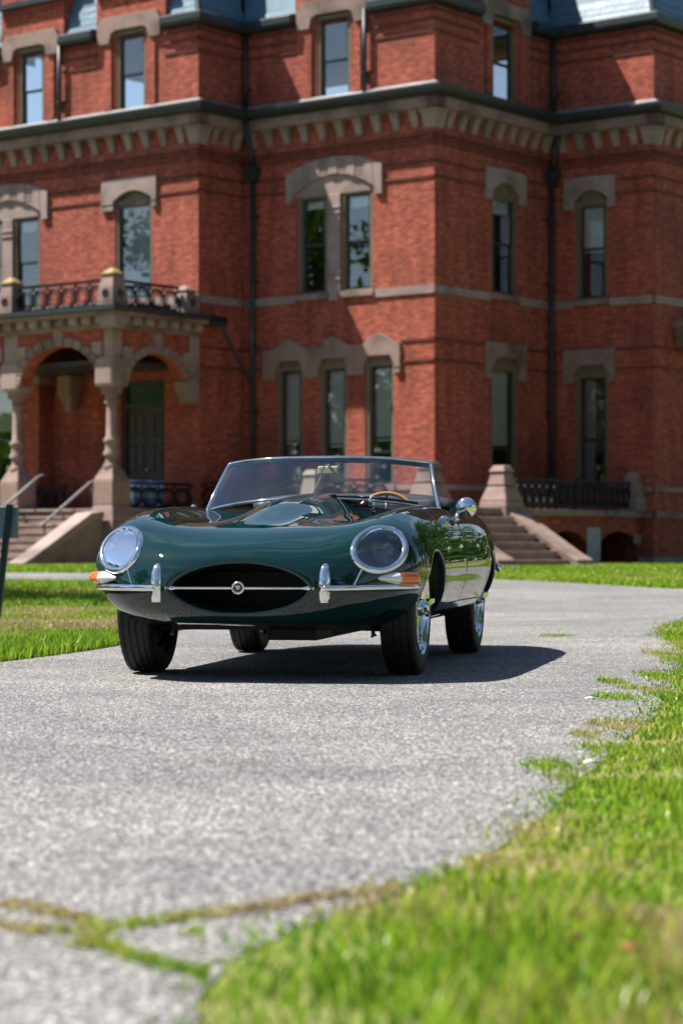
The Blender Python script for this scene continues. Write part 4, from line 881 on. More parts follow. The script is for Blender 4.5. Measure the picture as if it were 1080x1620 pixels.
# ------------------------------------------------------------------ stacked blue packs on the porch, sign by the drive
M['bluewrap'] = noisy('blue_wrap', (.03, .25, .72), (.30, .58, .85), 7.0, .25, .1, stain=(5.0, (.62, .70, .75)))
mat_b = Matrix.Translation(Vector(BLD_LOC)) @ Matrix.Rotation(BLD_RZ, 4, 'Z')
kk = 0
for lay in range(3):
    for q in range(2):
        p = mat_b @ Vector((AI - .62 + rng.normal(0, .02), -3.15 + .56 * q + rng.normal(0, .02), FLOOR + .055 + .225 * lay))
        pk = empty('wrapped_pack', None, p, BLD_RZ + rng.normal(0, .05))
        tag(pk, ('blue wrapped pack behind the porch railing, %s of the %s pile' % (('bottom', 'middle', 'top')[lay], ('nearer', 'farther')[q])), 'pack', 'blue packs stacked on the porch')
        mb = MB(); mb.box(-.19, .19, -.26, .26, 0, .215); bevel(mb.build('wrap', M['bluewrap'], pk), .035, 3)
        mb = MB(); mb.box(-.193, .193, -.14, .14, .06, .15); mb.build('printed_band', M['blind'], pk)
sg = empty('yard_sign', None, (-3.02, 20.2, .0), R(-6)); tag(sg, 'small grey green sign on a dark post at the left edge', 'sign')
M['signgreen'] = noisy('sign_back', (.20, .27, .26), (.27, .34, .33), 8, .5, .05); M['postgreen'] = plain('dark_green_post', (.008, .035, .030), rough=.4)
mb = MB(); mb.box(-.33, .24, -.012, .0, .71, .985); bevel(mb.build('sign_panel', M['signgreen'], sg), .006)
mb = MB(); mb.add([(.03, -.055, 0), (.085, -.055, 0), (.085, -.015, 0), (.03, -.015, 0), (.145, -.055, 1.0), (.20, -.055, 1.0), (.20, -.015, 1.0), (.145, -.015, 1.0)], [(0, 3, 2, 1), (4, 5, 6, 7), (0, 1, 5, 4), (1, 2, 6, 5), (2, 3, 7, 6), (3, 0, 4, 7)]); mb.build('sign_post', M['postgreen'], sg)
# ------------------------------------------------------------------ the car (local x forward from the front axle, y to its left, z up)
CAR_YAW = 9.8
car = empty('sports_car', None, (-0.322, 11.55, 0.002), R(-(90 + CAR_YAW)))
tag(car, 'dark green vintage open sports car with wire wheels parked on the asphalt drive', 'car')

def nspline(t, y):
    """natural cubic spline through (t, y); returns an evaluator"""
    t = np.asarray(t, float); y = np.asarray(y, float); n = len(t); h = np.diff(t)
    A = np.zeros((n, n)); r = np.zeros(n); A[0, 0] = A[-1, -1] = 1
    for i in range(1, n - 1):
        A[i, i - 1] = h[i - 1]; A[i, i] = 2 * (h[i - 1] + h[i]); A[i, i + 1] = h[i]
        r[i] = 6 * ((y[i + 1] - y[i]) / h[i] - (y[i] - y[i - 1]) / h[i - 1])
    m = np.linalg.solve(A, r)
    def ev(x):
        x = np.asarray(x, float); i = np.clip(np.searchsorted(t, x) - 1, 0, n - 2); d = x - t[i]; hh = h[i]
        return y[i] + d * ((y[i + 1] - y[i]) / hh - hh * (2 * m[i] + m[i + 1]) / 6) + d * d * m[i] / 2 + d ** 3 * (m[i + 1] - m[i]) / (6 * hh)
    return ev
# stations from inside the mouth back to the tail:  x, top z, half width, z of widest, bottom z, crest y, crest z
ST = np.array([
 ( .690, .528, .300, .432, .338, .20, .512),
 ( .810, .534, .306, .432, .330, .21, .516),
 ( .862, .548, .328, .432, .316, .225, .530),
 ( .850, .584, .392, .434, .298, .27, .558),
 ( .790, .628, .525, .442, .280, .37, .602),
 ( .668, .672, .672, .480, .266, .50, .655),
 ( .500, .711, .778, .535, .256, .60, .722),
 ( .200, .753, .803, .555, .240, .62, .786),
 (-.120, .784, .807, .558, .244, .622, .817),
 (-.500, .812, .810, .562, .252, .630, .831),
 (-.900, .836, .813, .565, .256, .640, .837),
 (-1.30, .850, .820, .565, .260, .660, .826),
 (-1.80, .850, .828, .570, .264, .680, .822),
 (-2.30, .866, .825, .570, .270, .660, .845),
 (-2.70, .860, .800, .562, .274, .600, .842),
 (-3.05, .800, .745, .550, .285, .520, .775),
 (-3.33, .705, .655, .530, .31, .420, .680),
 (-3.50, .600, .510, .500, .360, .300, .585),
 (-3.56, .500, .300, .480, .440, .150, .500)])
US = np.arange(len(ST)); SPL = [nspline(US, ST[:, k]) for k in range(7)]
ARCHES = ((0.0, .375, .605), (-2.438, .37, .605))
def smooth01(v): v = np.clip(v, 0, 1); return v * v * (3 - 2 * v)
def section(u, n=420):
    """dense half section at station u, top centre to bottom centre; returns x, pts(n,2), corner parameter index"""
    x, zt, w, zm, zb, yf, zf = [float(s(u)) for s in SPL]
    fr = float(smooth01((x - .1) / .5))                       # 1 at the nose, where the panel tucks under
    dip = .050 * float(smooth01((.55 - x) / .7)) * float(smooth01((x + 2.2) / .6))
    P = [(0, zt), (.33 * yf, zt + (zf - zt) * .12 - dip * .35), (.68 * yf, zt + (zf - zt) * .55 - dip), (yf, zf),
         (yf + .70 * (w - yf), zf - .33 * (zf - zm)), (w, zm),
         (w * (.968 - .045 * fr), zm - .58 * (zm - zb)), (w * (.86 - .16 * fr), zb + .012), (w * (.62 - .12 * fr), zb - .004), (0, zb - .006)]
    el_ = float(np.interp(u, [0, 2.2, 3.2, 4.6], [1, 1, .55, 0]))   # the mouth itself is a pointed oval
    if el_ > 0:
        up, dn = zt - zm, zm - zb
        E_ = [(0, zt), (.24 * w, zm + .965 * up), (.48 * w, zm + .855 * up), (.70 * w, zm + .665 * up), (.90 * w, zm + .36 * up), (w, zm), (.93 * w, zm - .31 * dn), (.74 * w, zm - .63 * dn), (.42 * w, zm - .90 * dn), (0, zb)]
        P = [(a0 + (a1 - a0) * el_, b0 + (b1 - b0) * el_) for (a0, b0), (a1, b1) in zip(P, E_)]
    H = [(-a, b) for a, b in P[1:][::-1]] + P + [(-a, b) for a, b in P[:-1][::-1]][:4]
    H = np.array(H); k0 = len(P) - 1
    ch = np.concatenate([[0], np.cumsum(np.sqrt(np.linalg.norm(np.diff(H, axis=0), axis=1)) + 1e-9)])
    sy1, sz1 = nspline(ch, H[:, 0]), nspline(ch, H[:, 1])
    tt = np.linspace(ch[k0], ch[k0 + 9], n)
    pts = np.stack([sy1(tt), sz1(tt)], 1); pts[0, 0] = 0; pts[-1, 0] = 0
    hb = .068 * float(smooth01((.46 - x) / .82)) * float(smooth01((x + 1.9) / .5))
    if hb > 1e-4:
        yb = .262; q = np.clip(np.abs(pts[:, 0]) / yb, 0, 1); top = pts[:, 1] > zm
        pts[:, 1] += np.where(top, hb * (1 - q ** 2.4) ** 2.1, 0)
    ic = int(np.argmin(np.abs(tt - ch[k0 + 7])))
    return x, pts, ic
def resample(p, n):
    d = np.concatenate([[0], np.cumsum(np.linalg.norm(np.diff(p, axis=0), axis=1))]); q = np.linspace(0, d[-1], n)
    return np.stack([np.interp(q, d, p[:, 0]), np.interp(q, d, p[:, 1])], 1)
def cockpit_y(x):
    q = abs((x + 1.72) / .62)
    return .61 * (1 - q ** 5) ** .2 if q < 1 else 0.0
NT = 96
us = list(np.linspace(0, 7.4, 190)) + list(np.linspace(7.4, 18, 250))[1:]
rows, under_rows = [], []
for u in us:
    x, pts, ic = section(u)
    end = ic
    for xc, rr, ztop in ARCHES:
        q = abs((x - xc) / rr)
        if q < 1:
            zl = .20 + (ztop - .20) * (1 - q ** 2.2) ** (1 / 2.2)
            iw = int(np.argmax(pts[:, 0])) ; cand = np.where((pts[:, 1] < zl) & (np.arange(len(pts)) > 60))[0]
            if len(cand): end = min(end, int(cand[0]))
    st = 0; yo = cockpit_y(x)
    if yo > 0:
        st = int(np.where(pts[:, 0] >= yo)[0][0])
    m = pts[st:end + 1]
    rows.append(np.concatenate([np.full((NT, 1), x), resample(m, NT)], 1))
    if x > .375 or x < -2.80 or u < 3: under_rows.append((len(rows) - 1, np.concatenate([np.full((14, 1), x), resample(pts[ic:], 14)], 1)))
def grid_faces(nr, nc, flip, base=0):
    f = []
    for i in range(nr - 1):
        for j in range(nc - 1):
            a = base + i * nc + j; q = (a, a + 1, a + nc + 1, a + nc); f.append(q if not flip else q[::-1])
    return f
def body_mesh():
    V, F = [], []
    for sgn in (1, -1):
        b0 = len(V)
        for r in rows: V += [(p[0], sgn * p[1], p[2]) for p in r]
        F += grid_faces(len(rows), NT, sgn > 0, b0)
        prev = None; seq = []
        for idx, r in under_rows:
            if prev is not None and idx != prev + 1 and seq:
                b1 = len(V); [V.extend([(p[0], sgn * p[1], p[2]) for p in rr]) for rr in seq]; F += grid_faces(len(seq), 14, sgn > 0, b1); seq = []
            seq.append(r); prev = idx
        b1 = len(V); [V.extend([(p[0], sgn * p[1], p[2]) for p in rr]) for rr in seq]; F += grid_faces(len(seq), 14, sgn > 0, b1)
    return V, F
V, F = body_mesh()
bvh = BVHTree.FromPolygons([Vector(v) for v in V], F)
HL_Y, HL_Z, HL_RY, HL_RZ, HL_ROT = .616, .609, .109, .098, R(-14)
def hl_point(sgn, r, t, off=0.0):
    cy, cz = r * HL_RY * math.cos(t), r * HL_RZ * math.sin(t)
    y = HL_Y + cy * math.cos(HL_ROT) - cz * math.sin(HL_ROT); z = HL_Z + cy * math.sin(HL_ROT) + cz * math.cos(HL_ROT)
    hit, nor, _, _ = bvh.ray_cast(Vector((2, y, z)), Vector((-1, 0, 0)))
    if hit is None: hit, nor = Vector((.3, y, z)), Vector((0, 1, 0))
    if nor.x < 0: nor = -nor
    p = hit + nor * off
    return Vector((p.x, sgn * p.y, p.z)), Vector((nor.x, sgn * nor.y, nor.z))
Va = np.array(V); keep = []
for f in F:
    c = Va[list(f)].mean(0)
    if c[0] > .12:
        dy, dz = abs(c[1]) - HL_Y, c[2] - HL_Z
        a = (dy * math.cos(HL_ROT) + dz * math.sin(HL_ROT)) / HL_RY; b = (-dy * math.sin(HL_ROT) + dz * math.cos(HL_ROT)) / HL_RZ
        if a * a + b * b < .94: continue
    keep.append(f)
body = mesh_obj('body', V, keep, M['paint'], car, True, False)
bm = bmesh.new(); bm.from_mesh(body.data); bmesh.ops.remove_doubles(bm, verts=bm.verts, dist=.0006)
bmesh.ops.delete(bm, geom=[v for v in bm.verts if not v.link_faces], context='VERTS')
# turned-in flange round the wheel arches and along the sills
be = [e for e in bm.edges if len(e.link_faces) == 1 and e.verts[0].co.z < .64 and e.verts[1].co.z < .64 and -3.0 < e.verts[0].co.x < .45 and abs(e.verts[0].co.y) > .55]
ret = bmesh.ops.extrude_edge_only(bm, edges=be)
for v in [g for g in ret['geom'] if isinstance(g, bmesh.types.BMVert)]: v.co.y -= math.copysign(.035, v.co.y)
for f in bm.faces: f.smooth = True
def split_panel(name, test):
    b2 = bm.copy(); bm.faces.ensure_lookup_table(); b2.faces.ensure_lookup_table()
    sel = [i for i, f in enumerate(bm.faces) if test(f.calc_center_median())]
    ss = set(sel)
    bmesh.ops.delete(b2, geom=[f for i, f in enumerate(b2.faces) if i not in ss], context='FACES')
    bmesh.ops.delete(bm, geom=[bm.faces[i] for i in sel], context='FACES')
    me = bpy.data.meshes.new(name); b2.to_mesh(me); b2.free(); me.materials.append(M['paint'])
    return link(bpy.data.objects.new(name, me), car)
split_panel('bonnet', lambda c: c.x > -1.09)
for sg_ in (1, -1):
    dpanel = split_panel('door', lambda c: -1.98 < c.x < -1.09 and c.z > .338 and c.y * sg_ > .5)
    hy = bvh.ray_cast(Vector((-1.86, 2, .70)), Vector((0, -1, 0)))[0].y
    MB().tube([(-1.80, sg_ * (hy - .004), .70), (-1.81, sg_ * (hy + .022), .70), (-1.90, sg_ * (hy + .022), .70), (-1.92, sg_ * (hy - .004), .70)], .008, 8).build('door_handle', M['chrome'], dpanel, True)
bm.to_mesh(body.data); bm.free()

def cast_top(x, y):
    h, n_, _, _ = bvh.ray_cast(Vector((x, y, 2)), Vector((0, 0, -1))); return h
def cast_round(phi, z, cx=.05, cy=.2):
    d = Vector((math.cos(phi), math.sin(phi), 0)); h, n_, _, _ = bvh.ray_cast(Vector((cx, cy, z)) + d * 2.5, -d)
    if n_ is not None and n_.dot(d) < 0: n_ = -n_
    return h, n_
def cast_side(x, z):
    h, n_, _, _ = bvh.ray_cast(Vector((x, 2, z)), Vector((0, -1, 0))); return h

# headlamps
for sgn in (1, -1):
    lamp = empty('headlamp', car)
    NA, NR_ = 40, 9; vs, fs = [hl_point(sgn, 0, 0, .002)[0]], []
    for j in range(1, NR_ + 1):
        for i in range(NA): vs.append(hl_point(sgn, j / NR_, 2 * math.pi * i / NA, .002)[0])
    for i in range(NA): fs.append((0, 1 + i, 1 + (i + 1) % NA))
    for j in range(NR_ - 1):
        for i in range(NA):
            a = 1 + j * NA + i; b = 1 + j * NA + (i + 1) % NA; fs.append((a, a + NA, b + NA, b))
    mesh_obj('lamp_cover', vs, fs, M['lampglass'], lamp, True, False)
    ring = [hl_point(sgn, 1.0, 2 * math.pi * i / 72, .004) for i in range(72)]
    vs, fs = [], []
    prof = [(-.017, -.004), (-.0125, .0075), (-.003, .0115), (.007, .010), (.015, .003), (.017, -.006)]
    cen = hl_point(sgn, 0, 0)[0]
    for i in range(72):
        p, n_ = ring[i]; d = ring[(i + 1) % 72][0] - ring[i - 1][0]; out = d.cross(n_).normalized()
        if out.dot(p - cen) < 0: out = -out
        for a, b in prof: vs.append(p + out * a + n_ * b)
    k = len(prof)
    for i in range(72):
        for j in range(k - 1): fs.append((i * k + j, i * k + j + 1, ((i + 1) % 72) * k + j + 1, ((i + 1) % 72) * k + j))
    mesh_obj('chrome_ring', vs, fs, M['chrome'], lamp, True, False)
    # painted bucket behind the cover
    vs, fs = [], []
    lc = Vector((.40, sgn * .612, .605))
    for j, (f_, bx) in enumerate(((1.0, 0), (.97, .35), (.85, .72), (.55, 1.0), (.02, 1.02))):
        for i in range(48):
            p = hl_point(sgn, f_, 2 * math.pi * i / 48, -.006)[0]; bk = Vector((lc.x - .06, lc.y + (p.y - lc.y) * .92, lc.z + (p.z - lc.z) * .92)); vs.append(p.lerp(bk, bx if bx <= 1 else 1))
    for j in range(4):
        for i in range(48): fs.append((j * 48 + i, j * 48 + (i + 1) % 48, (j + 1) * 48 + (i + 1) % 48, (j + 1) * 48 + i))
    mesh_obj('lamp_bucket', vs, fs, M['bowl'], lamp, True, False)
    # the round sealed lamp: dished chrome rim and fluted lens
    prof = [(.094, -.01), (.098, .0), (.094, .010), (.086, .012), (.084, .006)]
    vs, fs = [], []
    for r_, d_ in prof:
        for i in range(40): t = 2 * math.pi * i / 40; vs.append((lc.x + d_, lc.y + r_ * math.cos(t), lc.z + r_ * math.sin(t)))
    for j in range(len(prof) - 1):
        for i in range(40): fs.append((j * 40 + i, j * 40 + (i + 1) % 40, (j + 1) * 40 + (i + 1) % 40, (j + 1) * 40 + i))
    mesh_obj('lamp_rim', vs, fs, M['chrome'], lamp, True, False)
    vs, fs = [(lc.x + .030, lc.y, lc.z)], []
    for j in range(1, 8):
        r_ = .085 * j / 7
        for i in range(40): t = 2 * math.pi * i / 40; vs.append((lc.x + .030 - .026 * (j / 7) ** 2 + (.0022 if i % 4 < 2 else 0) * (j < 7), lc.y + r_ * math.cos(t), lc.z + r_ * math.sin(t)))
    for i in range(40): fs.append((0, 1 + i, 1 + (i + 1) % 40))
    for j in range(6):
        for i in range(40): a = 1 + j * 40 + i; b = 1 + j * 40 + (i + 1) % 40; fs.append((a, a + 40, b + 40, b))
    mesh_obj('lamp_lens', vs, fs, M['clearlens'], lamp, True, False)

# mouth: radiator core far inside
mb = MB(); mb.box(.28, .30, -.34, .34, .24, .60)
for k in range(-15, 16): mb.box(.30, .312, k * .02 - .002, k * .02 + .002, .25, .59)
mb.build('radiator', M['under'], car)
mb = MB(); ring_rows = []
vs, fs = [], []
for j, (xx, sc_) in enumerate(((.695, 1.0), (.5, 1.04), (.31, 1.1))):
    r0 = rows[0]
    full = [(p[1], p[2]) for p in r0] + [(p[1], p[2]) for p in under_rows[0][1]][1:]
    full = full + [(-a, b) for a, b in full[::-1]][1:-1]
    for a, b in full: vs.append((xx, a * sc_, .432 + (b - .432) * sc_))
    k = len(full)
for j in range(2):
    for i in range(k): fs.append((j * k + i, j * k + (i + 1) % k, (j + 1) * k + (i + 1) % k, (j + 1) * k + i))
mesh_obj('air_duct', vs, fs, M['under'], car, True, False)

# chrome bar across the mouth with its round badge
mb = MB(); ys = np.linspace(-.345, .345, 61); bar_x = lambda y: .872 - .30 * max(0, abs(y) - .05) ** 2.0
mb.tube([(bar_x(y), y, .432) for y in ys], [.0065 + .013 * max(0, (abs(y) - .295) / .05) for y in ys], 12, sy_=1.0)
mb.build('mouth_bar', M['chrome'], car, True)
bd = empty('badge', car)
def disc_x(mb, x0, x1, cy, cz, r, n=32, dome=0.0):
    vs = [(x0, cy + r * math.cos(2 * math.pi * i / n), cz + r * math.sin(2 * math.pi * i / n)) for i in range(n)]
    vs += [(x1, cy + r * math.cos(2 * math.pi * i / n), cz + r * math.sin(2 * math.pi * i / n)) for i in range(n)] + [(x1 + dome, cy, cz)]
    fs = [(i, (i + 1) % n, n + (i + 1) % n, n + i) for i in range(n)] + [(n + i, n + (i + 1) % n, 2 * n) for i in range(n)]
    return mb.add(vs, fs)
disc_x(MB(), .866, .884, 0, .434, .029).build('badge_disc', M['red'], bd)
MB().tube([(.884, .0255 * math.cos(2 * math.pi * i / 40), .434 + .0255 * math.sin(2 * math.pi * i / 40)) for i in range(40)], .0052, 10, True).build('badge_ring', M['chrome'], bd, True)
mb = MB(); disc_x(mb, .884, .889, 0, .434, .0085, 20, .004)                              # small silver cat face: round head, two ears, muzzle
disc_x(mb, .884, .890, -.0075, .4415, .0034, 12, .001); disc_x(mb, .884, .890, .0075, .4415, .0034, 12, .001); disc_x(mb, .885, .893, 0, .4305, .0045, 14, .002)
mb.build('badge_emblem', M['chrome'], bd, True)

# bumpers, overriders, side lamps
for sgn in (1, -1):
    pts = []
    for phi in np.linspace(R(13), R(55), 40):
        h, n_ = cast_round(phi, .425)
        pts.append((h, n_))
    prof = [(-.012, .020), (.010, .026), (.024, .018), (.030, .003), (.027, -.014), (.016, -.026), (-.012, -.030)]
    vs, fs = [], []; k = len(prof); m_ = len(pts)
    for i, (h, n_) in enumerate(pts):
        tz = min(1, .35 + (m_ - 1 - i) / 6.0); nn = Vector((n_.x, n_.y, 0)).normalized()
        for a, b in prof:
            p = h + nn * (a * (.75 + .25 * tz)); vs.append((p.x, sgn * p.y, .432 + b * tz * .62 + .004 * (i / m_)))
    for i in range(m_ - 1):
        for j in range(k - 1): fs.append((i * k + j, i * k + j + 1, (i + 1) * k + j + 1, (i + 1) * k + j) if sgn < 0 else (i * k + j, (i + 1) * k + j, (i + 1) * k + j + 1, i * k + j + 1))
    fs.append(tuple(range((m_ - 1) * k, m_ * k))); fs.append(tuple(range(k)))
    mesh_obj('bumper', vs, fs, M['chrome'], car, True, False)
    # overrider: tapered upright with a rounded head
    h, n_ = cast_round(R(23), .43); ox, oy = h.x + .028, .392
    zs = [.366, .368, .40, .43, .46, .49, .51, .528, .541, .549, .552]; wd = [.024, .027, .030, .0315, .031, .0295, .027, .023, .017, .009, .001]
    vs, fs = [], []; NN = 20
    for z, w_ in zip(zs, wd):
        fwd = .034 + .012 * math.exp(-((z - .44) / .07) ** 2)
        for i in range(NN):
            t = 2 * math.pi * i / NN; cx_, cy_ = math.cos(t), math.sin(t)
            vs.append((ox + (abs(cx_) ** .8 * math.copysign(1, cx_)) * fwd * (w_ / .0315) ** .6 - (.02 * max(0, (z - .47) / .07) ** 2), sgn * oy + (abs(cy_) ** .8 * math.copysign(1, cy_)) * w_, z))
    for j in range(len(zs) - 1):
        for i in range(NN): fs.append((j * NN + i, j * NN + (i + 1) % NN, (j + 1) * NN + (i + 1) % NN, (j + 1) * NN + i))
    fs.append(tuple(range(NN)))
    mesh_obj('overrider', vs, fs, M['chrome'], car, True, False)
    MB().tube([(ox - .02, sgn * (oy - .02), .434), (ox - .012, sgn * (oy - .06), .434), (.838, sgn * .318, .432)], [.019, .020, .010], 12).build('bar_end', M['chrome'], car, True)
    # side lamp and turn lamp in one teardrop housing
    sl = empty('side_lamp', car)
    def teardrop(p0, p1, r0f, name, mat, tz0, tz1):
        vs, fs = [], []; m2 = 14; NN = 14
        for i in range(m2):
            t = i / (m2 - 1); phi = p0 + (p1 - p0) * t; h, n_ = cast_round(phi, .470); nn = Vector((n_.x, n_.y, .0)).normalized()
            rz, rn = r0f(t)
            for q in range(NN):
                a = 2 * math.pi * q / NN; p = h + nn * (rn * math.cos(a)); vs.append((p.x, sgn * p.y, .476 + rz * math.sin(a)))
        for i in range(m2 - 1):
            for q in range(NN): fs.append((i * NN + q, i * NN + (q + 1) % NN, (i + 1) * NN + (q + 1) % NN, (i + 1) * NN + q))
        fs.append(tuple(range(NN))); fs.append(tuple(range((m2 - 1) * NN, m2 * NN)))
        mesh_obj(name, vs, fs, mat, sl, True, False)
    pa, pb, pc = R(32), R(40), R(51.5)
    teardrop(pa, pb, lambda t: (.004 + .029 * t ** .75, .006 + .034 * t ** .8), 'clear_lens', M['clearlens'], 0, 0)
    teardrop(pb, pc, lambda t: (.0335 * (1 - .30 * max(0, t - .85) / .15), .040 * (1 - .55 * max(0, t - .75) / .25)), 'amber_lens', M['amber'], 0, 0)
    # bright seam strip between lamp ring and bumper, and the weld seam running back over the wing
    strip = []
    for z in np.linspace(.525, .447, 14):
        y = .555 - (.525 - z) * .42; h, n_, _, _ = bvh.ray_cast(Vector((2, y, z)), Vector((-1, 0, 0)))
        strip.append((h.x + .002, sgn * h.y, h.z))
    MB().tube(strip, .0042, 8).build('seam_strip', M['chrome'], car, True)
    seam = []
    for t in np.linspace(0, 1, 40):
        x = .28 - 1.36 * t; y = .635 - .03 * math.sin(math.pi * min(1, t * 1.2)); h = cast_top(x, y); seam.append((h.x, sgn * h.y, h.z - .0006))
    MB().tube(seam, .0018, 6).build('bonnet_seam', M['trim'], car, True)
    for xd in (-1.09, -1.98):
        gap = []
        for z in np.linspace(.79, .30, 26):
            h = cast_side(xd, z)
            if h: gap.append((h.x, sgn * (h.y - .001), h.z))
        MB().tube(gap, .0019, 6).build('door_gap', M['trim'], car, True)
    gap = [(x, sgn * (cast_side(x, .335).y - .001), .335) for x in np.linspace(-.46, -1.06, 20)]
    MB().tube(gap, .0045, 6).build('sill_gap', M['trim'], car, True)
    gap = [(x, sgn * (cast_side(x, .338).y - .001), .338) for x in np.linspace(-1.12, -1.96, 20)]
    MB().tube(gap, .0045, 6).build('sill_gap', M['trim'], car, True)
    # dark wheel wells
    for xc in (0.0, -2.438):
        vs, fs = [], []; NA = 30
        for yy in (.775, .50):
            for i in range(NA + 1):
                t = math.pi * (.04 + .92 * i / NA); zz_ = .26 + .37 * math.sin(t); vs.append((xc + .40 * math.cos(t), sgn * (yy if yy < .7 else .60 + .14 * float(smooth01((zz_ - .34) / .2))), zz_))
        for i in range(NA): fs.append((i, i + 1, NA + 2 + i, NA + 1 + i))
        fs.append(tuple(range(NA + 1, 2 * NA + 2)))
        mesh_obj('wheel_well', vs, fs, M['under'], car, False, False)
    # rear bumper blade and tail lamp
    pts = []
    for phi in np.linspace(R(20), R(80), 20):
        d = Vector((-math.cos(phi), math.sin(phi), 0)); h, n_, _, _ = bvh.ray_cast(Vector((-2.75, .2, .50)) + d * 2, -d)
        if h: pts.append((h.x - .012 * math.cos(phi), sgn * (h.y + .02), .50))
    MB().tube(pts, .022, 8, sy_=1.2).build('rear_bumper', M['chrome'], car, True)
    h = cast_side(-3.2, .56)
    if h: MB().tube([(-3.10, sgn * (h.y + .025), .555), (-3.2, sgn * (h.y + .006), .555), (-3.32, sgn * (h.y - .06), .55)], [.01, .035, .012], 12).build('tail_lamp', M['amber'], car, True)

# wheels
def wheel_parts():
    prof = []                                                   # tyre profile (radius, lateral)
    for a, r_ in ((-.076, .222), (-.083, .236), (-.087, .262), (-.086, .288), (-.081, .308), (-.074, .3205), (-.066, .3245)): prof.append((r_, a))
    for g in (-.050, -.017, .017, .050):
        prof += [(.3262 - .9 * g * g, g - .0045), (.3195, g - .003), (.3195, g + .003), (.3262 - .9 * g * g, g + .0045)]
    for a, r_ in ((.066, .3245), (.074, .3205), (.081, .308), (.086, .288), (.087, .262), (.083, .236), (.076, .222)): prof.append((r_, a))
    def lathe_y(prof, n, jag=False):
        vs, fs = [], []
        for j, (r_, y) in enumerate(prof):
            for i in range(n):
                t = 2 * math.pi * i / n
                yy = y + (.004 if jag and .318 < r_ and i % 2 else 0)
                rr = r_ - (.006 if jag and abs(y) > .064 and .318 < r_ and i % 4 == 0 else 0)
                vs.append((rr * math.cos(t), yy, rr * math.sin(t)))
        for j in range(len(prof) - 1):
            for i in range(n): fs.append((j * n + i, (j + 1) * n + i, (j + 1) * n + (i + 1) % n, j * n + (i + 1) % n))
        return vs, fs
    out = {}
    v, f = lathe_y(prof, 144, True); out['tyre'] = (v, f, M['rubber'])
    v, f = lathe_y([(.222, -.070), (.232, -.074), (.228, -.066), (.205, -.060), (.192, -.03), (.186, 0), (.192, .03), (.205, .060), (.214, .070), (.226, .078), (.234, .085), (.230, .086), (.222, .076)], 80); out['rim'] = (v, f, M['chrome'])
    mb = MB()
    for k in range(48):
        t = 2 * math.pi * k / 48; lay = k % 3; tw = (.32 if k % 2 else -.32)
        r0, y0 = (.047, .064) if lay != 1 else (.05, .01); r1, y1 = ((.203, .058), (.189, .0), (.195, .035))[lay]
        mb.tube([(r0 * math.cos(t), y0, r0 * math.sin(t)), (r1 * math.cos(t + tw), y1, r1 * math.sin(t + tw))], .0034, 5)
    out['spokes'] = (mb.v, mb.f, M['chrome'])
    v, f = lathe_y([(.0, -.04), (.172, -.04), (.176, -.02), (.172, .0), (.06, .004), (.0, .004)], 40); out['brake_drum'] = (v, f, M['under'])
    v, f = lathe_y([(.0, -.05), (.055, -.05), (.055, .03), (.046, .062), (.046, .074), (.040, .082), (.034, .104), (.022, .114), (.0, .118)], 32); mb = MB(); mb.add(v, f)
    for s_ in (1, -1):                                          # two ears of the spinner
        vs = [(s_ * .012, .086, -.016), (s_ * .012, .086, .016), (s_ * .012, .106, .014), (s_ * .012, .106, -.014),
              (s_ * .058, .096, -.021), (s_ * .058, .096, .021), (s_ * .062, .112, .018), (s_ * .062, .112, -.018),
              (s_ * .088, .122, -.012), (s_ * .088, .122, .012), (s_ * .088, .132, .010), (s_ * .088, .132, -.010)]
        fs = []
        for q in range(2):
            b = q * 4
            for i in range(4): fs.append((b + i, b + (i + 1) % 4, b + 4 + (i + 1) % 4, b + 4 + i))
        fs += [(0, 3, 2, 1), (8, 9, 10, 11)]; mb.add(vs, fs)
    out['spinner'] = (mb.v, mb.f, M['chrome'])
    return out
wp = wheel_parts(); wsrc = {}
for xc in (0.0, -2.438):
    for sgn in (1, -1):
        w = empty('wheel', car, (xc, sgn * .645, .3262), 0 if sgn > 0 else math.pi)
        w.rotation_euler[1] = random.uniform(0, 1.2) if sgn > 0 else 0
        for nm, (v, f, mt) in wp.items():
            if nm not in wsrc: wsrc[nm] = autosmooth(mesh_obj(nm, v, f, mt, w, True, False), 50)
            else: share(wsrc[nm], nm, w)

# windscreen
def ws_pt(s, t):
    """s -1..1 across, t 0..1 base to top"""
    c = 1 - abs(s) ** 2.4
    b = Vector((-1.27 + .21 * c, .645 * s, .822 + .060 * c)); top = Vector((-1.50 + .15 * c, .568 * s, 1.088 + .027 * (1 - abs(s) ** 3)))
    p = b.lerp(top, t); p.x += .018 * math.sin(math.pi * t); return p
ws = empty('windscreen', car)
vs, fs = [], []
for j in range(11):
    for i in range(41): vs.append(ws_pt(-1 + i / 20, j / 10))
for j in range(10):
    for i in range(40): a = j * 41 + i; fs.append((a, a + 1, a + 42, a + 41))
mesh_obj('screen_glass', vs, fs, M['carglass'], ws, True, False)
MB().tube([ws_pt(-1, t) for t in np.linspace(0, 1, 12)] + [ws_pt(s, 1) for s in np.linspace(-1, 1, 41)[1:]] + [ws_pt(1, t) for t in np.linspace(1, 0, 12)[1:]], .0105, 10).build('screen_frame', M['chrome'], ws, True)
MB().tube([ws_pt(s, 0) + Vector((.004, 0, .002)) for s in np.linspace(-1, 1, 41)], .008, 8).build('screen_seal', M['chrome'], ws, True)
MB().tube([ws_pt(s, .94) + Vector((-.02, 0, 0)) for s in np.linspace(-.97, .97, 31)], .011, 8, sy_=1.4).build('header_rail', M['paint'], ws, True)
MB().tube([ws_pt(0.02, 1) + Vector((-.03, 0, 0)), ws_pt(-.045, .0) + Vector((-.04, 0, 0))], .0045, 8).build('tie_rod', M['chrome'], ws, True)
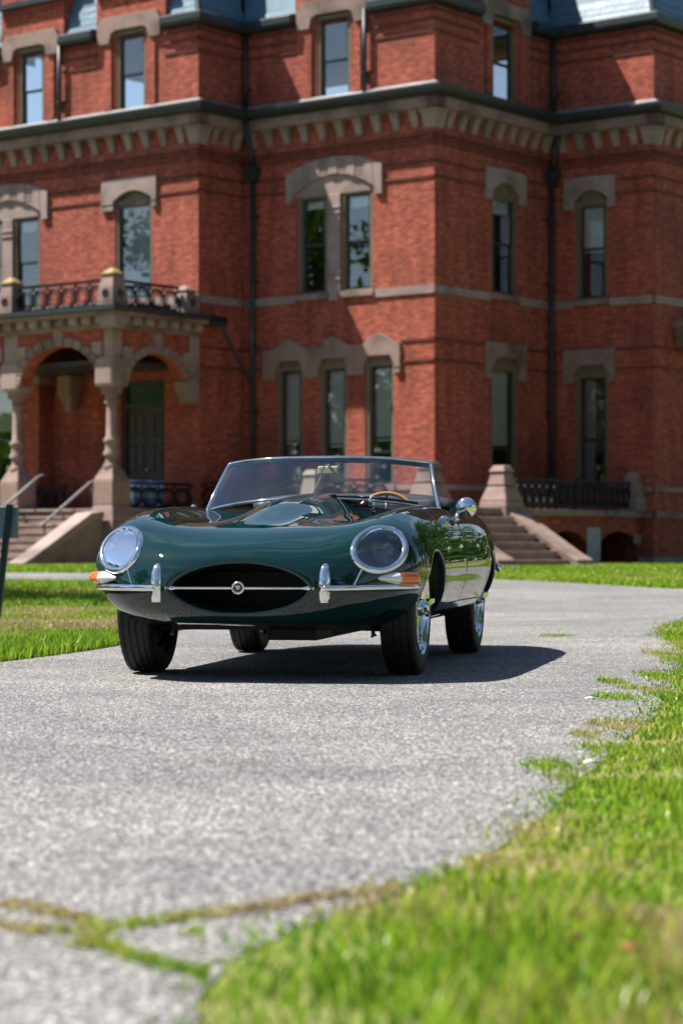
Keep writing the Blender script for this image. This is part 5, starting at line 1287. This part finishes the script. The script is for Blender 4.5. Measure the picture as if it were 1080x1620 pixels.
for s_ in (1, -1):
    q = MB(); q.tube([ws_pt(s_, t) + Vector((-.022, -s_ * .004, 0)) for t in np.linspace(0, 1, 10)], .014, 8); q.build('screen_pillar', M['paint'], ws, True)
mr = empty('rear_view_mirror', car)
mb = MB(); mb.box(-.012, .012, -.058, .058, -.024, .024); mo = bevel(mb.build('mirror_back', M['brass_reflect'], mr), .008, 3); mo.location = (-1.46, 0, 1.048); mo.rotation_euler = (0, R(-6), 0)
MB().tube([(-1.46, 0, 1.068), (-1.44, .003, 1.10)], .006, 8).build('mirror_stem', M['chrome'], mr, True)
for (s0, s1, s2) in ((-.02, .10, .38), (.36, .47, .84)):
    wpr = empty('wiper', car)
    a = ws_pt(s1, 0) + Vector((.05, 0, .004)); b = ws_pt((s0 + s2) / 2, .08) + Vector((.02, 0, .004))
    MB().tube([a, a + Vector((0, 0, .012)), b], .005, 6).build('wiper_arm', M['dullsteel'], wpr, True)
    MB().tube([ws_pt(s, .05) + Vector((.016, 0, .003)) for s in np.linspace(s0, s2, 9)], .006, 6, sy_=1.5).build('wiper_blade', M['trim'], wpr, True)
    MB().lathe(a.x, a.y, [(.012, a.z - .03), (.012, a.z + .004), (.006, a.z + .010)], 14).build('wiper_boss', M['chrome'], wpr, True)
h = cast_top(-1.18, -.70)
mb = MB(); mb.lathe(-1.18, -.70, [(.013, h.z - .005), (.012, h.z + .006), (.006, h.z + .010), (.006, h.z + .020), (.014, h.z + .026), (.014, h.z + .036), (.006, h.z + .042)], 16); mb.build('mirror_stalk_stub', M['chrome'], car, True)
# round wing mirror on the car's left side
sm = empty('side_mirror', car)
h = cast_side(-1.20, .76); h = cast_top(-1.16, .745)
MB().tube([(h.x, h.y, h.z - .005), (h.x - .04, h.y + .012, h.z + .035), (-1.30, .785, .822)], [.010, .0075, .0075], 10).build('mirror_arm', M['chrome'], sm, True)
mb = MB(); disc = [(-.012, .050), (-.004, .056), (.006, .055), (.020, .045), (.030, .026), (.034, .002)]
vs, fs = [], []
for d_, r_ in disc:
    for i in range(32): t = 2 * math.pi * i / 32; vs.append((-1.305 + d_, .788 + r_ * math.cos(t), .838 + r_ * math.sin(t)))
for j in range(5):
    for i in range(32): fs.append((j * 32 + i, j * 32 + (i + 1) % 32, (j + 1) * 32 + (i + 1) % 32, (j + 1) * 32 + i))
fs.append(tuple(range(32))); mesh_obj('mirror_shell', vs, fs, M['chrome'], sm, True, False)
MB().tube([(h.x + .02, h.y, h.z - .004), (h.x - .03, h.y + .004, h.z - .003)], [.018, .020], 12, sy_=.5).build('mirror_foot', M['chrome'], sm, True)

# cockpit: tub, dashboard, seats, steering wheel, hood cover
mb = MB(); mb.box(-2.33, -1.10, -.60, .60, .26, .30); mb.box(-2.36, -2.33, -.60, .60, .26, .82); mb.box(-1.14, -1.10, -.62, .62, .26, .78)
for s_ in (1, -1): mb.box(-2.33, -1.14, min(s_ * .60, s_ * .62), max(s_ * .60, s_ * .62), .26, .79)
mb.build('tub', M['leather'], car)
mb = MB(); mb.box(-1.42, -1.16, -.60, .60, .62, .80); bevel(mb.build('dashboard', M['leather'], car), .03, 3)
for s_ in (1, -1):
    st_ = empty('seat', car)
    mb = MB(); mb.box(-2.10, -1.62, s_ * .31 - .22, s_ * .31 + .22, .30, .46); bevel(mb.build('seat_cushion', M['leather'], st_), .06, 4)
    vs, fs = [], []
    mb = MB(); mb.box(-.055, .055, -.21, .21, 0, .50); ob = bevel(mb.build('seat_back', M['leather'], st_), .05, 4); ob.location = (-2.10, s_ * .31, .42); ob.rotation_euler = (0, R(-14), 0)
hood = [(-2.36, y, .84 + .05 * (1 - (y / .62) ** 4)) for y in np.linspace(-.60, .60, 21)]
MB().tube(hood, .055, 10, sy_=1.0).build('folded_hood', M['leather'], car, True)
sw = empty('steering_wheel', car, (-1.585, .30, .765)); sw.rotation_euler = (0, R(68), 0)
MB().tube([((.172) * math.cos(2 * math.pi * i / 48), (.172) * math.sin(2 * math.pi * i / 48), 0) for i in range(48)], .0125, 10, True).build('wheel_rim', M['wood'], sw, True)
mb = MB()
for k in range(3): t = 2 * math.pi * k / 3 + math.pi; mb.tube([(0, 0, -.03), (.168 * math.cos(t), .168 * math.sin(t), 0)], .009, 6, sy_=.4)
mb.build('wheel_spokes', M['dullsteel'], sw, True)
MB().lathe(0, 0, [(.03, -.05), (.035, -.02), (.02, -.008)], 16).build('wheel_boss', M['trim'], sw, True)

# underside
mb = MB(); mb.box(-3.0, -.40, -.56, .56, .225, .28); mb.box(-.45, .36, -.36, .36, .26, .50); mb.box(.36, .52, -.40, .40, .262, .30)
mb.box(-.35, .10, -.02, .22, .165, .28); mb.box(.02, .10, -.50, .50, .215, .25); mb.box(-.10, -.04, -.50, .50, .25, .275); mb.box(-2.6, -2.25, -.30, .30, .17, .32)
for s_ in (1, -1):
    mb.tube([(.06, s_ * .25, .24), (.04, s_ * .60, .225)], .020, 8); mb.tube([(-.08, s_ * .25, .25), (.0, s_ * .60, .225)], .016, 8)
    mb.tube([(.0, s_ * .52, .22), (.0, s_ * .48, .46)], .035, 10); mb.tube([(-.6, s_ * .14, .175), (-2.2, s_ * .14, .175), (-2.4, s_ * .2, .17)], .026, 8)
mb.tube([(.18, -.56, .30), (.18, .56, .30)], .012, 8)
mb.build('underbody', M['under'], car)
for s_ in (1, -1): MB().tube([(.10, s_ * .50, .30), (.10, s_ * .50, .20), (.10, s_ * .505, .185)], [.008, .010, .018], 10).build('drop_link', M['dullsteel'], car, True)
MB().tube([(-2.0, s_ * .12, .19) for s_ in (-1, 1)], .02, 8).build('exhaust_bracket', M['dullsteel'], car)
# ------------------------------------------------------------------ trees that stand round the drive (outside the picture, seen in glass and paint, shading the lawn)
def leaf_mat(name, c1, c2):
    m, n, l, b = mat_new(name); n.remove(b); out = n["Material Output"]
    oi = n.new("ShaderNodeTexCoord"); ns = n.new("ShaderNodeTexNoise"); ns.inputs["Scale"].default_value = .9; rp = n.new("ShaderNodeValToRGB")
    rp.color_ramp.elements[0].color = c1 + (1,); rp.color_ramp.elements[1].color = c2 + (1,); rp.color_ramp.elements[0].position = .35; rp.color_ramp.elements[1].position = .65
    l.new(oi.outputs["Object"], ns.inputs["Vector"]); l.new(ns.outputs["Fac"], rp.inputs["Fac"])
    d = n.new("ShaderNodeBsdfDiffuse"); t = n.new("ShaderNodeBsdfTranslucent"); mx_ = n.new("ShaderNodeMixShader"); mx_.inputs[0].default_value = .35
    l.new(rp.outputs["Color"], d.inputs["Color"]); l.new(rp.outputs["Color"], t.inputs["Color"]); l.new(d.outputs[0], mx_.inputs[1]); l.new(t.outputs[0], mx_.inputs[2]); l.new(mx_.outputs[0], out.inputs["Surface"])
    return m
M['leaf'] = leaf_mat('tree_leaves', (.035, .085, .014), (.075, .14, .025))
def tree_mesh(seed, H, rad, nclump, nleaf):
    r_ = np.random.default_rng(seed); tb = MB()
    base = [(0, 0, -.2), (r_.normal(0, .1), r_.normal(0, .1), H * .2), (r_.normal(0, .2), r_.normal(0, .2), H * .45), (r_.normal(0, .3), r_.normal(0, .3), H * .8)]
    tb.tube(base, [H * .034, H * .026, H * .018, H * .005], 10)
    cl = []
    for i in range(nclump):
        t = r_.uniform(.30, 1.0); a = r_.uniform(0, 6.283); rr = rad * (math.sin(math.pi * min(.97, (t - .18) / .84)) ** .7) * r_.uniform(.35, 1.0)
        c = np.array([rr * math.cos(a), rr * math.sin(a), H * t]); cl.append((c, r_.uniform(.10, .2) * H * .75))
        if i % 3 == 0: tb.tube([(0, 0, H * t * .62), tuple(c * np.array([.5, .5, .86])), tuple(c)], [H * .011, H * .007, H * .002], 6)
    V, F_ = [], []
    per = nleaf // nclump
    for c, cr_ in cl:
        d = r_.normal(size=(per, 3)); d /= np.linalg.norm(d, axis=1)[:, None]; p = c + d * (cr_ * r_.random(per) ** .45)[:, None] * np.array([1.15, 1.15, .75])
        n1 = r_.normal(size=(per, 3)); n1 /= np.linalg.norm(n1, axis=1)[:, None]; n2 = np.cross(n1, r_.normal(size=(per, 3))); n2 /= np.linalg.norm(n2, axis=1)[:, None]; s = r_.uniform(.10, .19, per)[:, None] * H / 12
        V.append(np.stack([p - n1 * s, p + n2 * s * .55, p + n1 * s, p - n2 * s * .55], 1).reshape(-1, 3))
    V = np.concatenate(V); k = len(V) // 4
    return (tb.v, tb.f), (V, np.arange(4 * k).reshape(k, 4))
TM = [tree_mesh(11, 13, 4.6, 60, 9000), tree_mesh(23, 11, 4.0, 48, 8000)]
tsrc = []
TREES = [(-11.0, 28.5, 0, .92, .3), (-17, 33, 1, 1.1, 1.9), (-46, 36, 0, 1.3, 2.0), (-40, 47, 1, 1.35, .9), (-52, 26, 0, 1.4, 4.0), (11.5, 14, 0, .85, 1.2), (9.2, 34.2, 1, .62, 2.8), (10.6, 39.5, 0, .78, .6), (13.2, 47, 1, 1.0, 5.1), (14, 31, 0, .9, 1.0), (18, 47, 1, 1.15, 3.6), (16, -9, 0, 1.0, .2), (24, 24, 1, 1.2, 4.4),
         (5, -22, 1, 1.1, 2.2), (-9, -26, 0, 1.1, 3.1), (-20, -14, 1, 1.2, 1.4), (-30, 4, 0, 1.2, 5.0), (-4, -34, 0, 1.25, .7), (16, -30, 0, 1.2, 1.1)]
for i, (x, y, k, sc_, rz) in enumerate(TREES):
    t = empty('shade_tree', None, (x, y, float(gz(x, y))), rz); t.scale = (sc_,) * 3
    tag(t, 'leafy shade tree standing out of view around the drive', 'tree', 'trees around the drive')
    if len(tsrc) <= k:
        while len(tsrc) <= k: tsrc.append(None)
    if tsrc[k] is None:
        (tv, tf), (lv, lf) = TM[k]; tr = mesh_obj('trunk', tv, tf, M['bark'], t, True, False); cw = mesh_obj('crown', lv, lf, M['leaf'], t, False, False); tsrc[k] = (tr, cw)
    else: share(tsrc[k][0], 'trunk', t); share(tsrc[k][1], 'crown', t)

# belt of woods far beyond the grounds
r_ = np.random.default_rng(5); nq = 26000
th = r_.uniform(0, 2 * math.pi, nq); rd = r_.uniform(105, 135, nq); lim = 9 + 6 * (.5 + .5 * np.sin(th * 23 + 2 * np.sin(th * 7))) * (.6 + .4 * np.sin(th * 51)); zz = r_.random(nq) ** .8 * lim
p = np.stack([rd * np.cos(th), 20 + rd * np.sin(th), zz], 1); n1 = r_.normal(size=(nq, 3)); n1 /= np.linalg.norm(n1, axis=1)[:, None]; n2 = np.cross(n1, r_.normal(size=(nq, 3))); n2 /= np.linalg.norm(n2, axis=1)[:, None]; s_ = r_.uniform(.6, 1.3, nq)[:, None]
V = np.stack([p - n1 * s_, p + n2 * s_ * .7, p + n1 * s_, p - n2 * s_ * .7], 1).reshape(-1, 3)
tag(mesh_obj('distant_woods', V, np.arange(4 * nq).reshape(nq, 4), M['leaf'], None, False, False), 'belt of dark woods far beyond the grounds', 'woods', None, 'stuff')
